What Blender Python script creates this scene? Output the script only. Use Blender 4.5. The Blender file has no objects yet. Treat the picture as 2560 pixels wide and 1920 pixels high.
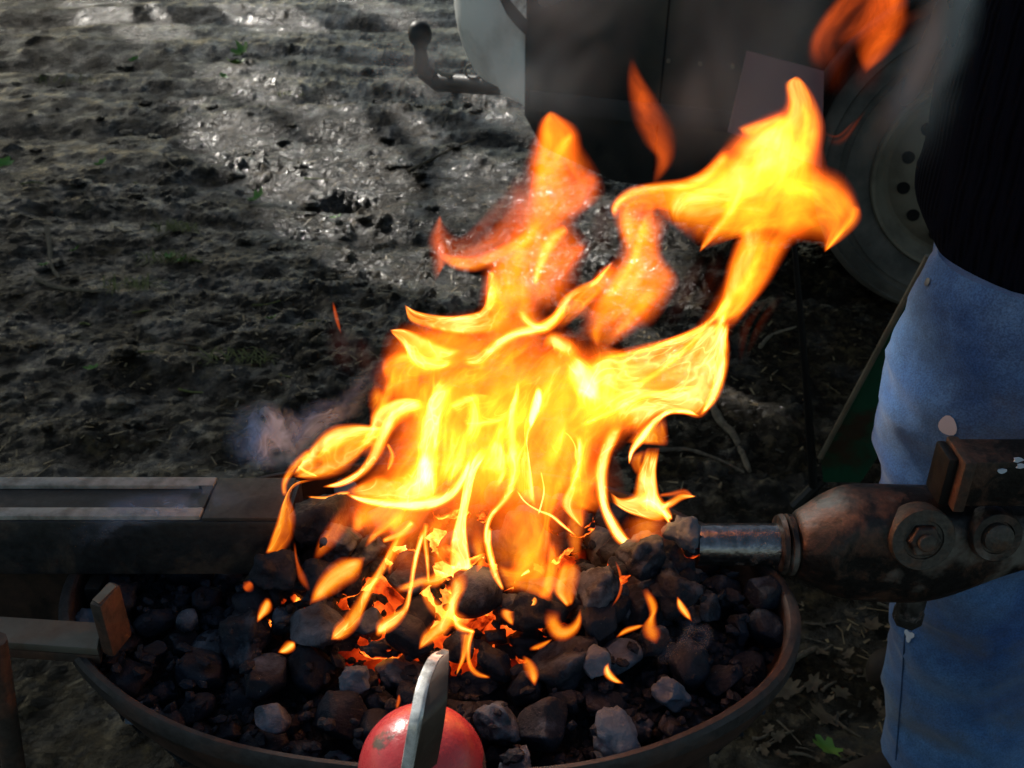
import bpy, bmesh, math, random
import numpy as np
from mathutils import Vector, Matrix, noise as mnoise

random.seed(7)
rng = np.random.default_rng(7)
C = bpy.context.scene.collection
SC = bpy.context.scene
R_ = math.radians
PITCH = R_(30); H = 1.24; FPX = 2500.0
cp, sp_ = math.cos(PITCH), math.sin(PITCH)

# ------------------------------------------------------------------ helpers
def ray(px, py):
    x = (px - 1280) / FPX; y = (960 - py) / FPX
    return Vector((x, cp + y * sp_, -sp_ + y * cp))
def at(px, py, Y):
    d = ray(px, py); t = Y / d.y
    return Vector((d.x * t, Y, H + d.z * t))
def atz(px, py, z):
    d = ray(px, py); t = (z - H) / d.z
    return Vector((d.x * t, d.y * t, z))

def tag(o, label=None, cat=None, group=None, kind=None):
    if label: o['label'] = label
    if cat: o['category'] = cat
    if group: o['group'] = group
    if kind: o['kind'] = kind
    return o
def empty(name, loc, label, cat, group=None):
    o = bpy.data.objects.new(name, None); C.objects.link(o)
    o.location = loc; o.empty_display_size = 0.02
    return tag(o, label, cat, group)
def obj(name, verts, faces, mat, parent=None, smooth=True, loc=None):
    """mesh object; verts in world space, origin moved to loc (or the centre)"""
    V = np.array([tuple(v) for v in verts], float)
    o0 = np.array(loc if loc is not None else V.mean(0), float)
    me = bpy.data.meshes.new(name)
    me.from_pydata([tuple(v) for v in (V - o0)], [], [tuple(int(i) for i in f) for f in faces])
    if smooth:
        me.polygons.foreach_set('use_smooth', [True] * len(me.polygons))
    me.materials.append(mat)
    o = bpy.data.objects.new(name, me); C.objects.link(o)
    put(o, o0, parent)
    return o
def put(o, w, parent):
    if parent is not None:
        o.parent = parent
        b = Vector(parent.get('_w', (0, 0, 0)))
        o.location = Vector(w) - world_of(parent)
    else:
        o.location = Vector(w)
def world_of(p):
    w = Vector(p.location)
    while p.parent is not None:
        p = p.parent; w = w + Vector(p.location)
    return w
class MB:
    def __init__(s): s.v = []; s.f = []
    def add(s, v, f):
        n = len(s.v); s.v += [Vector(a) for a in v]; s.f += [tuple(i + n for i in q) for q in f]; return s
    def build(s, name, mat, parent=None, smooth=True, loc=None, bevel=0, seg=2):
        o = obj(name, s.v, s.f, mat, parent, smooth, loc)
        bm = bmesh.new(); bm.from_mesh(o.data)
        bmesh.ops.recalc_face_normals(bm, faces=bm.faces)
        if bevel > 0:
            es = [e for e in bm.edges if len(e.link_faces) == 2 and e.calc_face_angle(0) > 0.6]
            bmesh.ops.bevel(bm, geom=es, offset=bevel, segments=seg, affect='EDGES', profile=0.6)
        for e in bm.edges:
            if len(e.link_faces) == 2 and e.calc_face_angle(0) > 0.7: e.smooth = False
        for f in bm.faces: f.smooth = True
        bm.to_mesh(o.data); bm.free()
        return o
def hexa(p):   # 8 corners: bottom 4 (ccw) then top 4
    return p, [(0, 3, 2, 1), (4, 5, 6, 7), (0, 1, 5, 4), (1, 2, 6, 5), (2, 3, 7, 6), (3, 0, 4, 7)]
def box(x0, x1, y0, y1, z0, z1):
    return hexa([(x0, y0, z0), (x1, y0, z0), (x1, y1, z0), (x0, y1, z0), (x0, y0, z1), (x1, y0, z1), (x1, y1, z1), (x0, y1, z1)])
def rings(rs, cap=True):
    n = len(rs[0]); v = []; f = []
    for r in rs: v += list(r)
    for i in range(len(rs) - 1):
        for j in range(n):
            a = i * n + j; b = i * n + (j + 1) % n
            f.append((a, b, b + n, a + n))
    if cap:
        f.append(tuple(reversed(range(n)))); f.append(tuple(range((len(rs) - 1) * n, len(rs) * n)))
    return v, f
def tube(path, rad, n=10, cap=True):
    path = [Vector(p) for p in path]
    if not hasattr(rad, '__len__'): rad = [rad] * len(path)
    rs = []; up = Vector((0, 0, 1)); a = None
    for i, p in enumerate(path):
        t = (path[min(i + 1, len(path) - 1)] - path[max(i - 1, 0)]).normalized()
        if a is None:
            a = t.cross(up)
            if a.length < .1: a = t.cross(Vector((1, 0, 0)))
        else:
            a = a - t * a.dot(t)
        a.normalize(); b = t.cross(a)
        rs.append([p + (a * math.cos(k * 2 * math.pi / n) + b * math.sin(k * 2 * math.pi / n)) * rad[i] for k in range(n)])
    return rings(rs, cap)
def disc_lathe(prof, centre, axis, n=48):
    """prof: (r, h) list turned about axis through centre"""
    centre = Vector(centre); ax = Vector(axis).normalized()
    a = ax.cross(Vector((0, 0, 1)))
    if a.length < .1: a = ax.cross(Vector((1, 0, 0)))
    a.normalize(); b = ax.cross(a)
    rs = []
    for r, h in prof:
        rs.append([centre + ax * h + (a * math.cos(k * 2 * math.pi / n) + b * math.sin(k * 2 * math.pi / n)) * max(r, 1e-4) for k in range(n)])
    return rings(rs, True)
def catmull(P, n):
    P = np.array([list(p) for p in P], float)
    if len(P) == 2: P = np.vstack([P[0], (P[0] + P[1]) / 2, P[1]])
    d = np.r_[0, np.cumsum(np.linalg.norm(np.diff(P[:, :2], axis=0), axis=1) + 1e-6)]
    t = np.linspace(0, d[-1], n)
    Q = np.vstack([2 * P[0] - P[1], P, 2 * P[-1] - P[-2]])
    out = []
    for s in t:
        i = min(int(np.searchsorted(d, s, side='right')) - 1, len(P) - 2); i = max(i, 0)
        u = (s - d[i]) / (d[i + 1] - d[i])
        p0, p1, p2, p3 = Q[i], Q[i + 1], Q[i + 2], Q[i + 3]
        out.append(.5 * ((2 * p1) + (-p0 + p2) * u + (2 * p0 - 5 * p1 + 4 * p2 - p3) * u * u + (-p0 + 3 * p1 - 3 * p2 + p3) * u ** 3))
    return np.array(out)
def ss(a, b, x):
    t = np.clip((x - a) / (b - a + 1e-9), 0, 1); return t * t * (3 - 2 * t)

# vectorised perlin noise
_perm = rng.permutation(4096)
def pn(x, y, seed=0):
    x = np.asarray(x, float); y = np.asarray(y, float)
    xi = np.floor(x).astype(int); yi = np.floor(y).astype(int); xf = x - xi; yf = y - yi
    def g(i, j, dx, dy):
        h = _perm[(_perm[(i + seed * 131) & 4095] + j) & 4095] * (2 * math.pi / 4096)
        return np.cos(h) * dx + np.sin(h) * dy
    u = xf ** 3 * (xf * (xf * 6 - 15) + 10); v = yf ** 3 * (yf * (yf * 6 - 15) + 10)
    a = g(xi, yi, xf, yf) * (1 - u) + g(xi + 1, yi, xf - 1, yf) * u
    b = g(xi, yi + 1, xf, yf - 1) * (1 - u) + g(xi + 1, yi + 1, xf - 1, yf - 1) * u
    return (a * (1 - v) + b * v) * 1.4
def fbm(x, y, o=5, seed=0, gain=.5):
    s = 0; a = 1
    for k in range(o):
        s = s + a * pn(x * 2 ** k, y * 2 ** k, seed + k); a *= gain
    return s

# ------------------------------------------------------------------ materials
class NT:
    def __init__(s, name):
        s.m = bpy.data.materials.new(name); s.m.use_nodes = True
        s.t = s.m.node_tree; s.t.nodes.clear()
        s.out = s.n('ShaderNodeOutputMaterial')
    def n(s, typ, **kw):
        x = s.t.nodes.new(typ)
        for k, v in kw.items():
            if k.startswith('i_'):
                k2 = k[2:]; k2 = int(k2) if k2.isdigit() else k2.replace('_', ' ')
                x.inputs[k2].default_value = v
            else: setattr(x, k, v)
        return x
    def l(s, a, b): s.t.links.new(a, b)
    def tex(s, scale, detail=6, rough=.6, vec=None, dist=0, typ='ShaderNodeTexNoise'):
        x = s.n(typ); x.inputs['Scale'].default_value = scale
        if typ == 'ShaderNodeTexNoise':
            x.inputs['Detail'].default_value = detail; x.inputs['Roughness'].default_value = rough; x.inputs['Distortion'].default_value = dist
        if vec is not None: s.l(vec, x.inputs['Vector'])
        return x
    def ramp(s, fac, stops):
        r = s.n('ShaderNodeValToRGB'); e = r.color_ramp.elements
        while len(e) < len(stops): e.new(.5)
        for k, (p, c) in enumerate(stops):
            e[k].position = p; e[k].color = (c, c, c, 1) if not hasattr(c, '__len__') else (*c, 1)
        s.l(fac, r.inputs['Fac']); return r.outputs['Color']
    def math(s, op, a, b=None, c=None, clamp=False):
        m = s.n('ShaderNodeMath', operation=op, use_clamp=clamp)
        for k, v in enumerate((a, b, c)):
            if v is None: continue
            if isinstance(v, (int, float)): m.inputs[k].default_value = v
            else: s.l(v, m.inputs[k])
        return m.outputs[0]
    def mix(s, f, a, b, blend='MIX'):
        m = s.n('ShaderNodeMix', data_type='RGBA', blend_type=blend)
        for k, v in ((0, f), (6, a), (7, b)):
            if isinstance(v, (int, float)): m.inputs[k].default_value = v
            elif isinstance(v, tuple): m.inputs[k].default_value = (*v, 1)
            else: s.l(v, m.inputs[k])
        return m.outputs[2]
    def bump(s, h, strength=.3, dist=.01, normal=None):
        b = s.n('ShaderNodeBump'); b.inputs['Strength'].default_value = strength; b.inputs['Distance'].default_value = dist
        s.l(h, b.inputs['Height'])
        if normal is not None: s.l(normal, b.inputs['Normal'])
        return b.outputs[0]
    def bsdf(s, col=None, rough=.5, metal=0., normal=None, spec=.5, **kw):
        b = s.n('ShaderNodeBsdfPrincipled')
        for nm, v in (('Base Color', col), ('Roughness', rough), ('Metallic', metal), ('Normal', normal), ('Specular IOR Level', spec)):
            if v is None: continue
            if isinstance(v, tuple): b.inputs[nm].default_value = (*v, 1)
            elif isinstance(v, (int, float)): b.inputs[nm].default_value = v
            else: s.l(v, b.inputs[nm])
        for k, v in kw.items():
            k = k.replace('_', ' ')
            if isinstance(v, tuple): b.inputs[k].default_value = (*v, 1)
            elif isinstance(v, (int, float)): b.inputs[k].default_value = v
            else: s.l(v, b.inputs[k])
        s.l(b.outputs[0], s.out.inputs[0]); return b
    def coord(s, w='Object'): return s.n('ShaderNodeTexCoord').outputs[w]

def mat_mud():
    t = NT('wet_mud'); g = t.n('ShaderNodeNewGeometry').outputs['Position']
    n1 = t.tex(3.0, 8, .65, g); n2 = t.tex(28, 8, .7, g); n3 = t.tex(110, 6, .7, g); n4 = t.tex(.9, 3, .5, g)
    c = t.ramp(n2.outputs[0], [(.3, (.0050, .0034, .0012)), (.52, (.0150, .0098, .0036)), (.70, (.13, .094, .042))])
    c2 = t.ramp(n1.outputs[0], [(.35, (.5, .52, .5)), (.65, (1.25, 1.15, 1.0))])
    col = t.mix(1.0, c, c2, 'MULTIPLY')
    # wetness
    w = t.math('ADD', t.math('MULTIPLY', n1.outputs[0], .5), t.math('MULTIPLY', n2.outputs[0], .5))
    rough = t.ramp(w, [(.38, .16), (.5, .27), (.6, .50), (.7, .85)])
    h = t.math('ADD', t.math('MULTIPLY', n2.outputs[0], 1.0), t.math('MULTIPLY', n3.outputs[0], .55))
    b = t.bump(h, .9, .022)
    wet = t.ramp(t.tex(7, 5, .65, g).outputs[0], [(.48, .0), (.58, 1.)]); fb = t.bump(t.tex(75, 5, .75, g).outputs[0], 1.0, .02, b)
    t.bsdf(col, rough, 0, b, .18, Coat_Weight=wet, Coat_Roughness=.15, Coat_Normal=fb)
    return t.m
def mat_rust(name, dark=(.012, .009, .007), rust=(.11, .035, .014), rough=(.35, .75), metal=.5, amount=.5, scale=18, ash=None):
    t = NT(name); g = t.coord()
    n1 = t.tex(scale, 8, .65, g, .4); n2 = t.tex(scale * 7, 5, .6, g); n3 = t.tex(scale * .5, 4, .6, g)
    f = t.ramp(n1.outputs[0], [(max(0, .62 - amount * .4) + .04, 0.), (.78 - amount * .3 - .06, 1.)])
    col = t.mix(f, dark, rust)
    col = t.mix(1.0, col, t.ramp(n2.outputs[0], [(.3, .55), (.7, 1.4)]), 'MULTIPLY')
    if ash:
        col = t.mix(t.ramp(n3.outputs[0], [(.56, 0.), (.66, 1.)]), col, ash)
    r = t.ramp(n1.outputs[0], [(.3, rough[0]), (.7, rough[1])])
    m = t.math('MULTIPLY', t.math('SUBTRACT', 1.0, f), metal)
    h = t.math('ADD', n1.outputs[0], t.math('MULTIPLY', n2.outputs[0], .4))
    t.bsdf(col, r, m, t.bump(h, .5, .003), .5)
    return t.m
def mat_coal(name, ash=.3, ember=0.):
    t = NT(name); g = t.coord(); rnd = t.n('ShaderNodeObjectInfo').outputs['Random']
    geo = t.n('ShaderNodeNewGeometry')
    off = t.n('ShaderNodeVectorMath', operation='SCALE'); t.l(geo.outputs['Position'], off.inputs[0]); off.inputs['Scale'].default_value = 1
    P = off.outputs[0]
    n1 = t.tex(45, 8, .7, P, .3); n2 = t.tex(170, 6, .65, P); n3 = t.tex(16, 4, .6, P); n4 = t.tex(420, 3, .6, P)
    col = t.mix(t.ramp(n1.outputs[0], [(.35, 0.), (.7, 1.)]), (.0022, .0052, .0115), (.0068, .0155, .031))
    sep = t.n('ShaderNodeSeparateXYZ'); t.l(geo.outputs['Normal'], sep.inputs[0])
    a = t.math('ADD', t.math('MULTIPLY', n1.outputs[0], 1.0), t.math('MULTIPLY', n3.outputs[0], .6))
    a = t.math('ADD', a, t.math('MULTIPLY', sep.outputs[2], .16))
    a = t.math('ADD', a, t.math('MULTIPLY', t.math('SUBTRACT', rnd, .5), .45))
    af = t.math('MULTIPLY', t.math('SUBTRACT', a, 1.18 - ash * .5), 3.2, clamp=True)
    ashc = t.mix(n2.outputs[0], (.022, .040, .064), (.13, .180, .245))
    col = t.mix(af, col, ashc)
    spk = t.ramp(n4.outputs[0], [(.73, 0.), (.76, 1.)])
    col = t.mix(spk, col, (.35, .38, .4))
    h = t.math('ADD', n1.outputs[0], t.math('MULTIPLY', n2.outputs[0], .35))
    rough = t.ramp(n2.outputs[0], [(.3, .42), (.7, .8)])
    kw = {}
    if ember > 0:
        dn = t.math('MULTIPLY', sep.outputs[2], -.35)
        e = t.math('ADD', t.math('SUBTRACT', n3.outputs[0], .44), dn)
        e = t.math('MULTIPLY', e, 5.5 * 1, clamp=True)
        e = t.math('MULTIPLY', e, t.ramp(n1.outputs[0], [(.4, 0.), (.6, 1.)]))
        kw['Emission Color'] = t.mix(e, (1., .05, .003), (1., .30, .03)); kw['Emission Strength'] = t.math('MULTIPLY', e, ember)
    t.bsdf(col, rough, 0, t.bump(h, .7, .006), .28, **kw)
    if ember > 0: t.m.cycles.emission_sampling = 'NONE'
    return t.m
def mat_simple(name, col, rough=.5, metal=0., spec=.5, var=.25, scale=30, bump=.2, bd=.002, col2=None, lo=.4, hi=.7):
    t = NT(name); g = t.coord(); n = t.tex(scale, 7, .6, g); n2 = t.tex(scale * 5, 4, .6, g)
    if col2: c = t.mix(t.ramp(n.outputs[0], [(lo, 0.), (hi, 1.)]), col, col2)
    else: c = t.mix(1., col, t.ramp(n.outputs[0], [(.3, 1 - var), (.7, 1 + var)]), 'MULTIPLY')
    h = t.math('ADD', n.outputs[0], t.math('MULTIPLY', n2.outputs[0], .4))
    t.bsdf(c, t.ramp(n2.outputs[0], [(.3, max(.05, rough - .12)), (.7, min(1, rough + .12))]), metal, t.bump(h, bump, bd), spec)
    return t.m
def mat_denim():
    t = NT('faded_denim'); g = t.coord()
    w = t.n('ShaderNodeTexWave', wave_type='BANDS', bands_direction='DIAGONAL'); w.inputs['Scale'].default_value = 260; w.inputs['Distortion'].default_value = 1.5; t.l(g, w.inputs[0])
    n = t.tex(5, 5, .6, g); n2 = t.tex(60, 6, .7, g); n3 = t.tex(500, 2, .5, g)
    c = t.mix(t.ramp(n.outputs[0], [(.35, 0.), (.68, 1.)]), (.010, .060, .220), (.085, .205, .41))
    c = t.mix(1., c, t.ramp(n2.outputs[0], [(.3, .78), (.7, 1.2)]), 'MULTIPLY')
    c = t.mix(1., c, t.ramp(n3.outputs[0], [(.35, .75), (.65, 1.25)]), 'MULTIPLY')
    st = t.ramp(t.tex(3.2, 5, .65, g, .8).outputs[0], [(.52, 0.), (.68, .75)])
    c = t.mix(st, c, (.10, .11, .115))
    h = t.math('ADD', t.math('MULTIPLY', w.outputs[1], .10), t.math('MULTIPLY', n2.outputs[0], .8))
    t.bsdf(c, .9, 0, t.bump(h, .35, .0015), .15, Sheen_Weight=.25)
    return t.m
def mat_knit():
    t = NT('navy_ribbed_knit'); g = t.coord()
    w = t.n('ShaderNodeTexWave', wave_type='BANDS', bands_direction='X'); w.inputs['Scale'].default_value = 38; w.inputs['Distortion'].default_value = .8; t.l(g, w.inputs[0])
    w2 = t.n('ShaderNodeTexWave', wave_type='BANDS', bands_direction='Y'); w2.inputs['Scale'].default_value = 38; w2.inputs['Distortion'].default_value = .8; t.l(g, w2.inputs[0])
    n = t.tex(220, 4, .6, g)
    ww = t.math('MAXIMUM', w.outputs[1], w2.outputs[1])
    c = t.mix(ww, (.0008, .001, .0025), (.0028, .004, .009))
    t.bsdf(c, .95, 0, t.bump(t.math('ADD', ww, t.math('MULTIPLY', n.outputs[0], .9)), .4, .002), .03)
    return t.m
def mat_flame(name, lo=(.95, .085, .004), mid=(.80, .22, .008), hi=(.64, .43, .11), k=1.0, fil=1.0):
    """thin luminous gas: adds its own light, hides nothing behind it"""
    t = NT(name)
    a = t.n('ShaderNodeAttribute', attribute_name='glow')
    uv = t.n('ShaderNodeUVMap', uv_map='flow').outputs[0]
    m1 = t.n('ShaderNodeMapping'); m1.inputs['Scale'].default_value = (2.2, .75, 1); t.l(uv, m1.inputs[0])
    n1 = t.tex(1.6, 3, .5, m1.outputs[0], 1.3)
    m2 = t.n('ShaderNodeMapping'); m2.inputs['Scale'].default_value = (4.2, 1.0, 1); m2.inputs['Location'].default_value = (3.1, 1.7, 0); t.l(uv, m2.inputs[0])
    n2 = t.tex(1.3, 1.5, .45, m2.outputs[0], 1.8)
    # folds: thin bright lines where the noise crosses its mean
    r = t.math('ABSOLUTE', t.math('SUBTRACT', n2.outputs[0], .5))
    r = t.math('SUBTRACT', 1.0, t.math('MULTIPLY', r, 11.0), clamp=True)
    r = t.math('POWER', r, 2.2)
    body = t.ramp(n1.outputs[0], [(.30, .60), (.5, .95), (.68, 1.32)])
    f = t.math('ADD', body, t.math('MULTIPLY', r, .42 * fil))
    g = t.math('MULTIPLY', a.outputs['Fac'], f)
    gs = t.math('MULTIPLY', g, .45, clamp=True)
    col = t.ramp(gs, [(0., lo), (.35, mid), (1., hi)])
    e = t.n('ShaderNodeEmission'); t.l(col, e.inputs[0]); t.l(t.math('MULTIPLY', g, k * 1.35), e.inputs[1])
    tr = t.n('ShaderNodeBsdfTransparent')
    ad = t.n('ShaderNodeAddShader'); t.l(e.outputs[0], ad.inputs[0]); t.l(tr.outputs[0], ad.inputs[1])
    t.l(ad.outputs[0], t.out.inputs[0])
    t.m.cycles.emission_sampling = 'NONE'
    return t.m
def mat_smoke(name='drifting_smoke', col=(.30, .42, .68), k=1.0, fine=1.0):
    t = NT(name)
    a = t.n('ShaderNodeAttribute', attribute_name='glow')
    uv = t.n('ShaderNodeUVMap', uv_map='flow').outputs[0]
    m1 = t.n('ShaderNodeMapping'); m1.inputs['Scale'].default_value = (1.8, .9, 1); t.l(uv, m1.inputs[0])
    n1 = t.tex(1.1 * fine, 3 if fine > .9 else 2, .5 if fine > .9 else .4, m1.outputs[0], 2.2 if fine > .9 else .5)
    n2 = t.tex(1.5 * fine, 1, .4, m1.outputs[0], 2.2)
    r = t.math('ABSOLUTE', t.math('SUBTRACT', n2.outputs[0], .5))
    r = t.math('POWER', t.math('SUBTRACT', 1.0, t.math('MULTIPLY', r, 9.0), clamp=True), 1.5)
    f = t.math('ADD', t.ramp(n1.outputs[0], [(.35, 0.05), (.72, 1.)]), t.math('MULTIPLY', r, .35 if fine > .9 else .0))
    al = t.math('MULTIPLY', t.math('MULTIPLY', a.outputs['Fac'], f), k, clamp=True)
    d = t.n('ShaderNodeBsdfDiffuse', i_Color=(*col, 1)); d2 = t.n('ShaderNodeBsdfTranslucent', i_Color=(*col, 1))
    mm = t.n('ShaderNodeMixShader', i_0=.5); t.l(d.outputs[0], mm.inputs[1]); t.l(d2.outputs[0], mm.inputs[2])
    tr = t.n('ShaderNodeBsdfTransparent'); mx = t.n('ShaderNodeMixShader')
    t.l(al, mx.inputs[0]); t.l(tr.outputs[0], mx.inputs[1]); t.l(mm.outputs[0], mx.inputs[2]); t.l(mx.outputs[0], t.out.inputs[0])
    return t.m

M = dict(
    mud=mat_mud(),
    pan=mat_rust('rusty_pan', (.011, .009, .0085), (.030, .013, .008), (.45, .85), .3, .7, 14),
    lip=mat_rust('dull_steel_lip', (.028, .027, .028), (.034, .020, .016), (.45, .8), .3, .4, 22),
    pipe=mat_rust('scaled_black_pipe', (.20, .20, .21), (.09, .04, .022), (.13, .32), .95, .24, 26),
    cast=mat_rust('rusty_casting', (.012, .011, .011), (.052, .023, .013), (.26, .7), .4, .5, 34, ash=(.13, .12, .105)),
    nut=mat_rust('worn_nut', (.055, .050, .043), (.075, .038, .02), (.4, .75), .4, .4, 40),
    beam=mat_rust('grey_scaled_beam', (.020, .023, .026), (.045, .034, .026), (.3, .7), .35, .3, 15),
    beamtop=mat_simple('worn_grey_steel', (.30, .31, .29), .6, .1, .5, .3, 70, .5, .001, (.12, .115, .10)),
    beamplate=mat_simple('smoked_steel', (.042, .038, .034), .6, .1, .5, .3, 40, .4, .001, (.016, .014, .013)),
    bar=mat_simple('flat_bar_steel', (.12, .115, .095), .55, .3, .5, .2, 30, .3, .001, (.10, .06, .035), .5, .8),
    barrust=mat_rust('bar_edge_rust', (.035, .027, .022), (.060, .029, .017), (.5, .85), .1, .6, 30),
    coal=mat_coal('black_charcoal', .16), ashy=mat_coal('ashy_charcoal', .72), pale=mat_coal('pale_ash', 1.9),
    ember=mat_coal('glowing_charcoal', .42, 3.5),
    red=mat_simple('chipped_red_paint', (.50, .045, .050), .30, 0, .6, .3, 40, .5, .0015, (.10, .06, .045), .56, .62),
    steel=mat_simple('pale_bright_steel', (.88, .88, .84), .28, .25, .5, .3, 45, .3, .001, (.18, .17, .15), .4, .7),  # near-white so the blade edge looks sunlit; also on the rear lamp
    brown=mat_simple('browned_steel', (.075, .055, .042), .5, .3, .5, .3, 40, .3, .001),
    white=mat_simple('dusty_white_paint', (.88, .87, .82), .38, 0, .5, .12, 6, .1, .002, (.40, .38, .33), .5, .8),
    vbody=mat_simple('dark_muddy_paint', (.008, .010, .011), .5, 0, .4, .3, 4, .3, .004, (.036, .033, .026), .47, .66),
    trim=mat_simple('black_trim', (.012, .013, .014), .6, 0, .4),
    tyre=mat_simple('muddy_rubber', (.045, .045, .040), .9, 0, .3, .3, 9, .6, .006, (.095, .09, .078), .4, .65),
    wheel=mat_simple('muddy_wheel_steel', (.125, .112, .082), .75, 0, .4, .3, 9, .4, .004, (.065, .056, .040), .5, .7),
    hole=mat_simple('wheel_hole_shadow', (.004, .004, .004), .9, 0, .2),
    pink=mat_simple('pink_faded_flap', (.20, .10, .115), .6, 0, .3, .15, 5),
    green=mat_simple('rusty_green_paint', (.006, .060, .030), .5, 0, .5, .3, 14, .3, .002, (.035, .022, .012), .52, .66),
    edge=mat_simple('bare_metal_edge', (.16, .14, .10), .5, .3, .5),
    black=mat_simple('blackened_iron', (.010, .010, .010), .5, .4, .5),
    denim=mat_denim(), knit=mat_knit(),
    paint=mat_simple('white_paint_spot', (.48, .56, .66), .7, 0, .3, .05),
    denimseam=mat_simple('denim_seam', (.02, .05, .12), .85, 0, .2),
    rivet=mat_simple('dull_rivet', (.10, .11, .13), .4, .6),
    stitch=mat_simple('dark_seam_thread', (.02, .035, .07), .8, 0, .2),
    skin=mat_simple('skin', (.42, .24, .17), .55, 0, .4, .08), hair=mat_simple('brown_hair', (.03, .018, .01), .7, 0, .3),
    boot=mat_simple('muddy_leather', (.022, .016, .012), .7, 0, .3),
    twig=mat_simple('pale_bark', (.16, .13, .09), .85, 0, .2, .35, 90, .5, .002, (.05, .04, .028)),
    leaf=mat_simple('dry_oak_leaf', (.13, .095, .055), .7, 0, .3, .35, 40, .4, .001, (.055, .038, .022)),
    gleaf=mat_simple('green_leaf', (.07, .20, .025), .5, 0, .4, .3, 30, .3, .001, (.12, .22, .03)),
    grass=mat_simple('straw_grass', (.12, .13, .035), .7, 0, .3, .3, 40),
    litter=mat_simple('trodden_litter', (.24, .17, .08), .6, 0, .5, .5, 14, 0, .001, (.035, .03, .018), .45, .6),
    foliage=mat_simple('tree_foliage', (.05, .09, .025), .6, 0, .3), bark=mat_simple('tree_bark', (.05, .04, .03), .9, 0, .2, .3, 12, .8, .02),
    flame=mat_flame('luminous_flame', k=1.35), flame_soft=mat_flame('luminous_flame_soft', fil=.15, k=1.3),
    flame_red=mat_flame('luminous_flame_red', lo=(1., .105, .009), mid=(1., .15, .010), hi=(1., .24, .012), fil=.4),
    smoke=mat_smoke(k=1.7), haze=mat_smoke('thin_haze', (.40, .50, .56), 1.0, .5),
)

# ------------------------------------------------------------------ camera, light, world
cam_d = bpy.data.cameras.new('camera'); cam = bpy.data.objects.new('camera', cam_d); C.objects.link(cam)
cam.location = (0, 0, H); cam.rotation_euler = (math.pi / 2 - PITCH, 0, 0)
cam_d.sensor_width = 36; cam_d.lens = 36 * FPX / 2560; cam_d.clip_start = .02; cam_d.clip_end = 2000
cam_d.dof.use_dof = True; cam_d.dof.focus_distance = .80; cam_d.dof.aperture_fstop = 17
SC.camera = cam
SUN_AZ = Vector((-.58, .815)).normalized(); SUN_EL = R_(33)
tosun = Vector((SUN_AZ.x * math.cos(SUN_EL), SUN_AZ.y * math.cos(SUN_EL), math.sin(SUN_EL)))
sd = bpy.data.lights.new('sun', 'SUN'); sd.energy = 5.0; sd.use_shadow = True; sd.angle = R_(.5); sd.color = (1., .95, .86)
so = bpy.data.objects.new('sun', sd); C.objects.link(so)
so.rotation_euler = (-tosun).to_track_quat('-Z', 'Y').to_euler(); so.location = (0, 0, 12)
w = bpy.data.worlds.new('World'); SC.world = w; w.use_nodes = True
nt = w.node_tree; bg = nt.nodes['Background']; sky = nt.nodes.new('ShaderNodeTexSky'); sky.sky_type = 'NISHITA'
sky.sun_disc = False; sky.sun_elevation = SUN_EL; sky.sun_rotation = math.atan2(SUN_AZ.x, SUN_AZ.y)
mxn = nt.nodes.new('ShaderNodeMix'); mxn.data_type = 'RGBA'; mxn.blend_type = 'MULTIPLY'; mxn.inputs[0].default_value = 1; mxn.inputs[7].default_value = (1., .94, .77, 1); nt.links.new(sky.outputs[0], mxn.inputs[6]); nt.links.new(mxn.outputs[2], bg.inputs[0]); bg.inputs[1].default_value = .125
SC.view_settings.view_transform = 'Standard'; SC.view_settings.look = 'None'; SC.view_settings.exposure = 0
SC.render.engine = 'CYCLES'; cy = SC.cycles
cy.transparent_max_bounces = 96; cy.max_bounces = 6; cy.diffuse_bounces = 2; cy.glossy_bounces = 2; cy.use_denoising = True
cy.sample_clamp_indirect = 1.0
# the fire's own light
for (px, py, Y, e, r) in ((1130, 1300, .62, .03, .05), (1400, 1290, .63, .02, .04), (1250, 1050, .66, .02, .07)):
    ld = bpy.data.lights.new('fire_light', 'POINT'); ld.energy = e; ld.shadow_soft_size = r; ld.color = (1., .33, .07)
    lo = bpy.data.objects.new('fire_light', ld); C.objects.link(lo); lo.location = at(px, py, Y)

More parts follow.
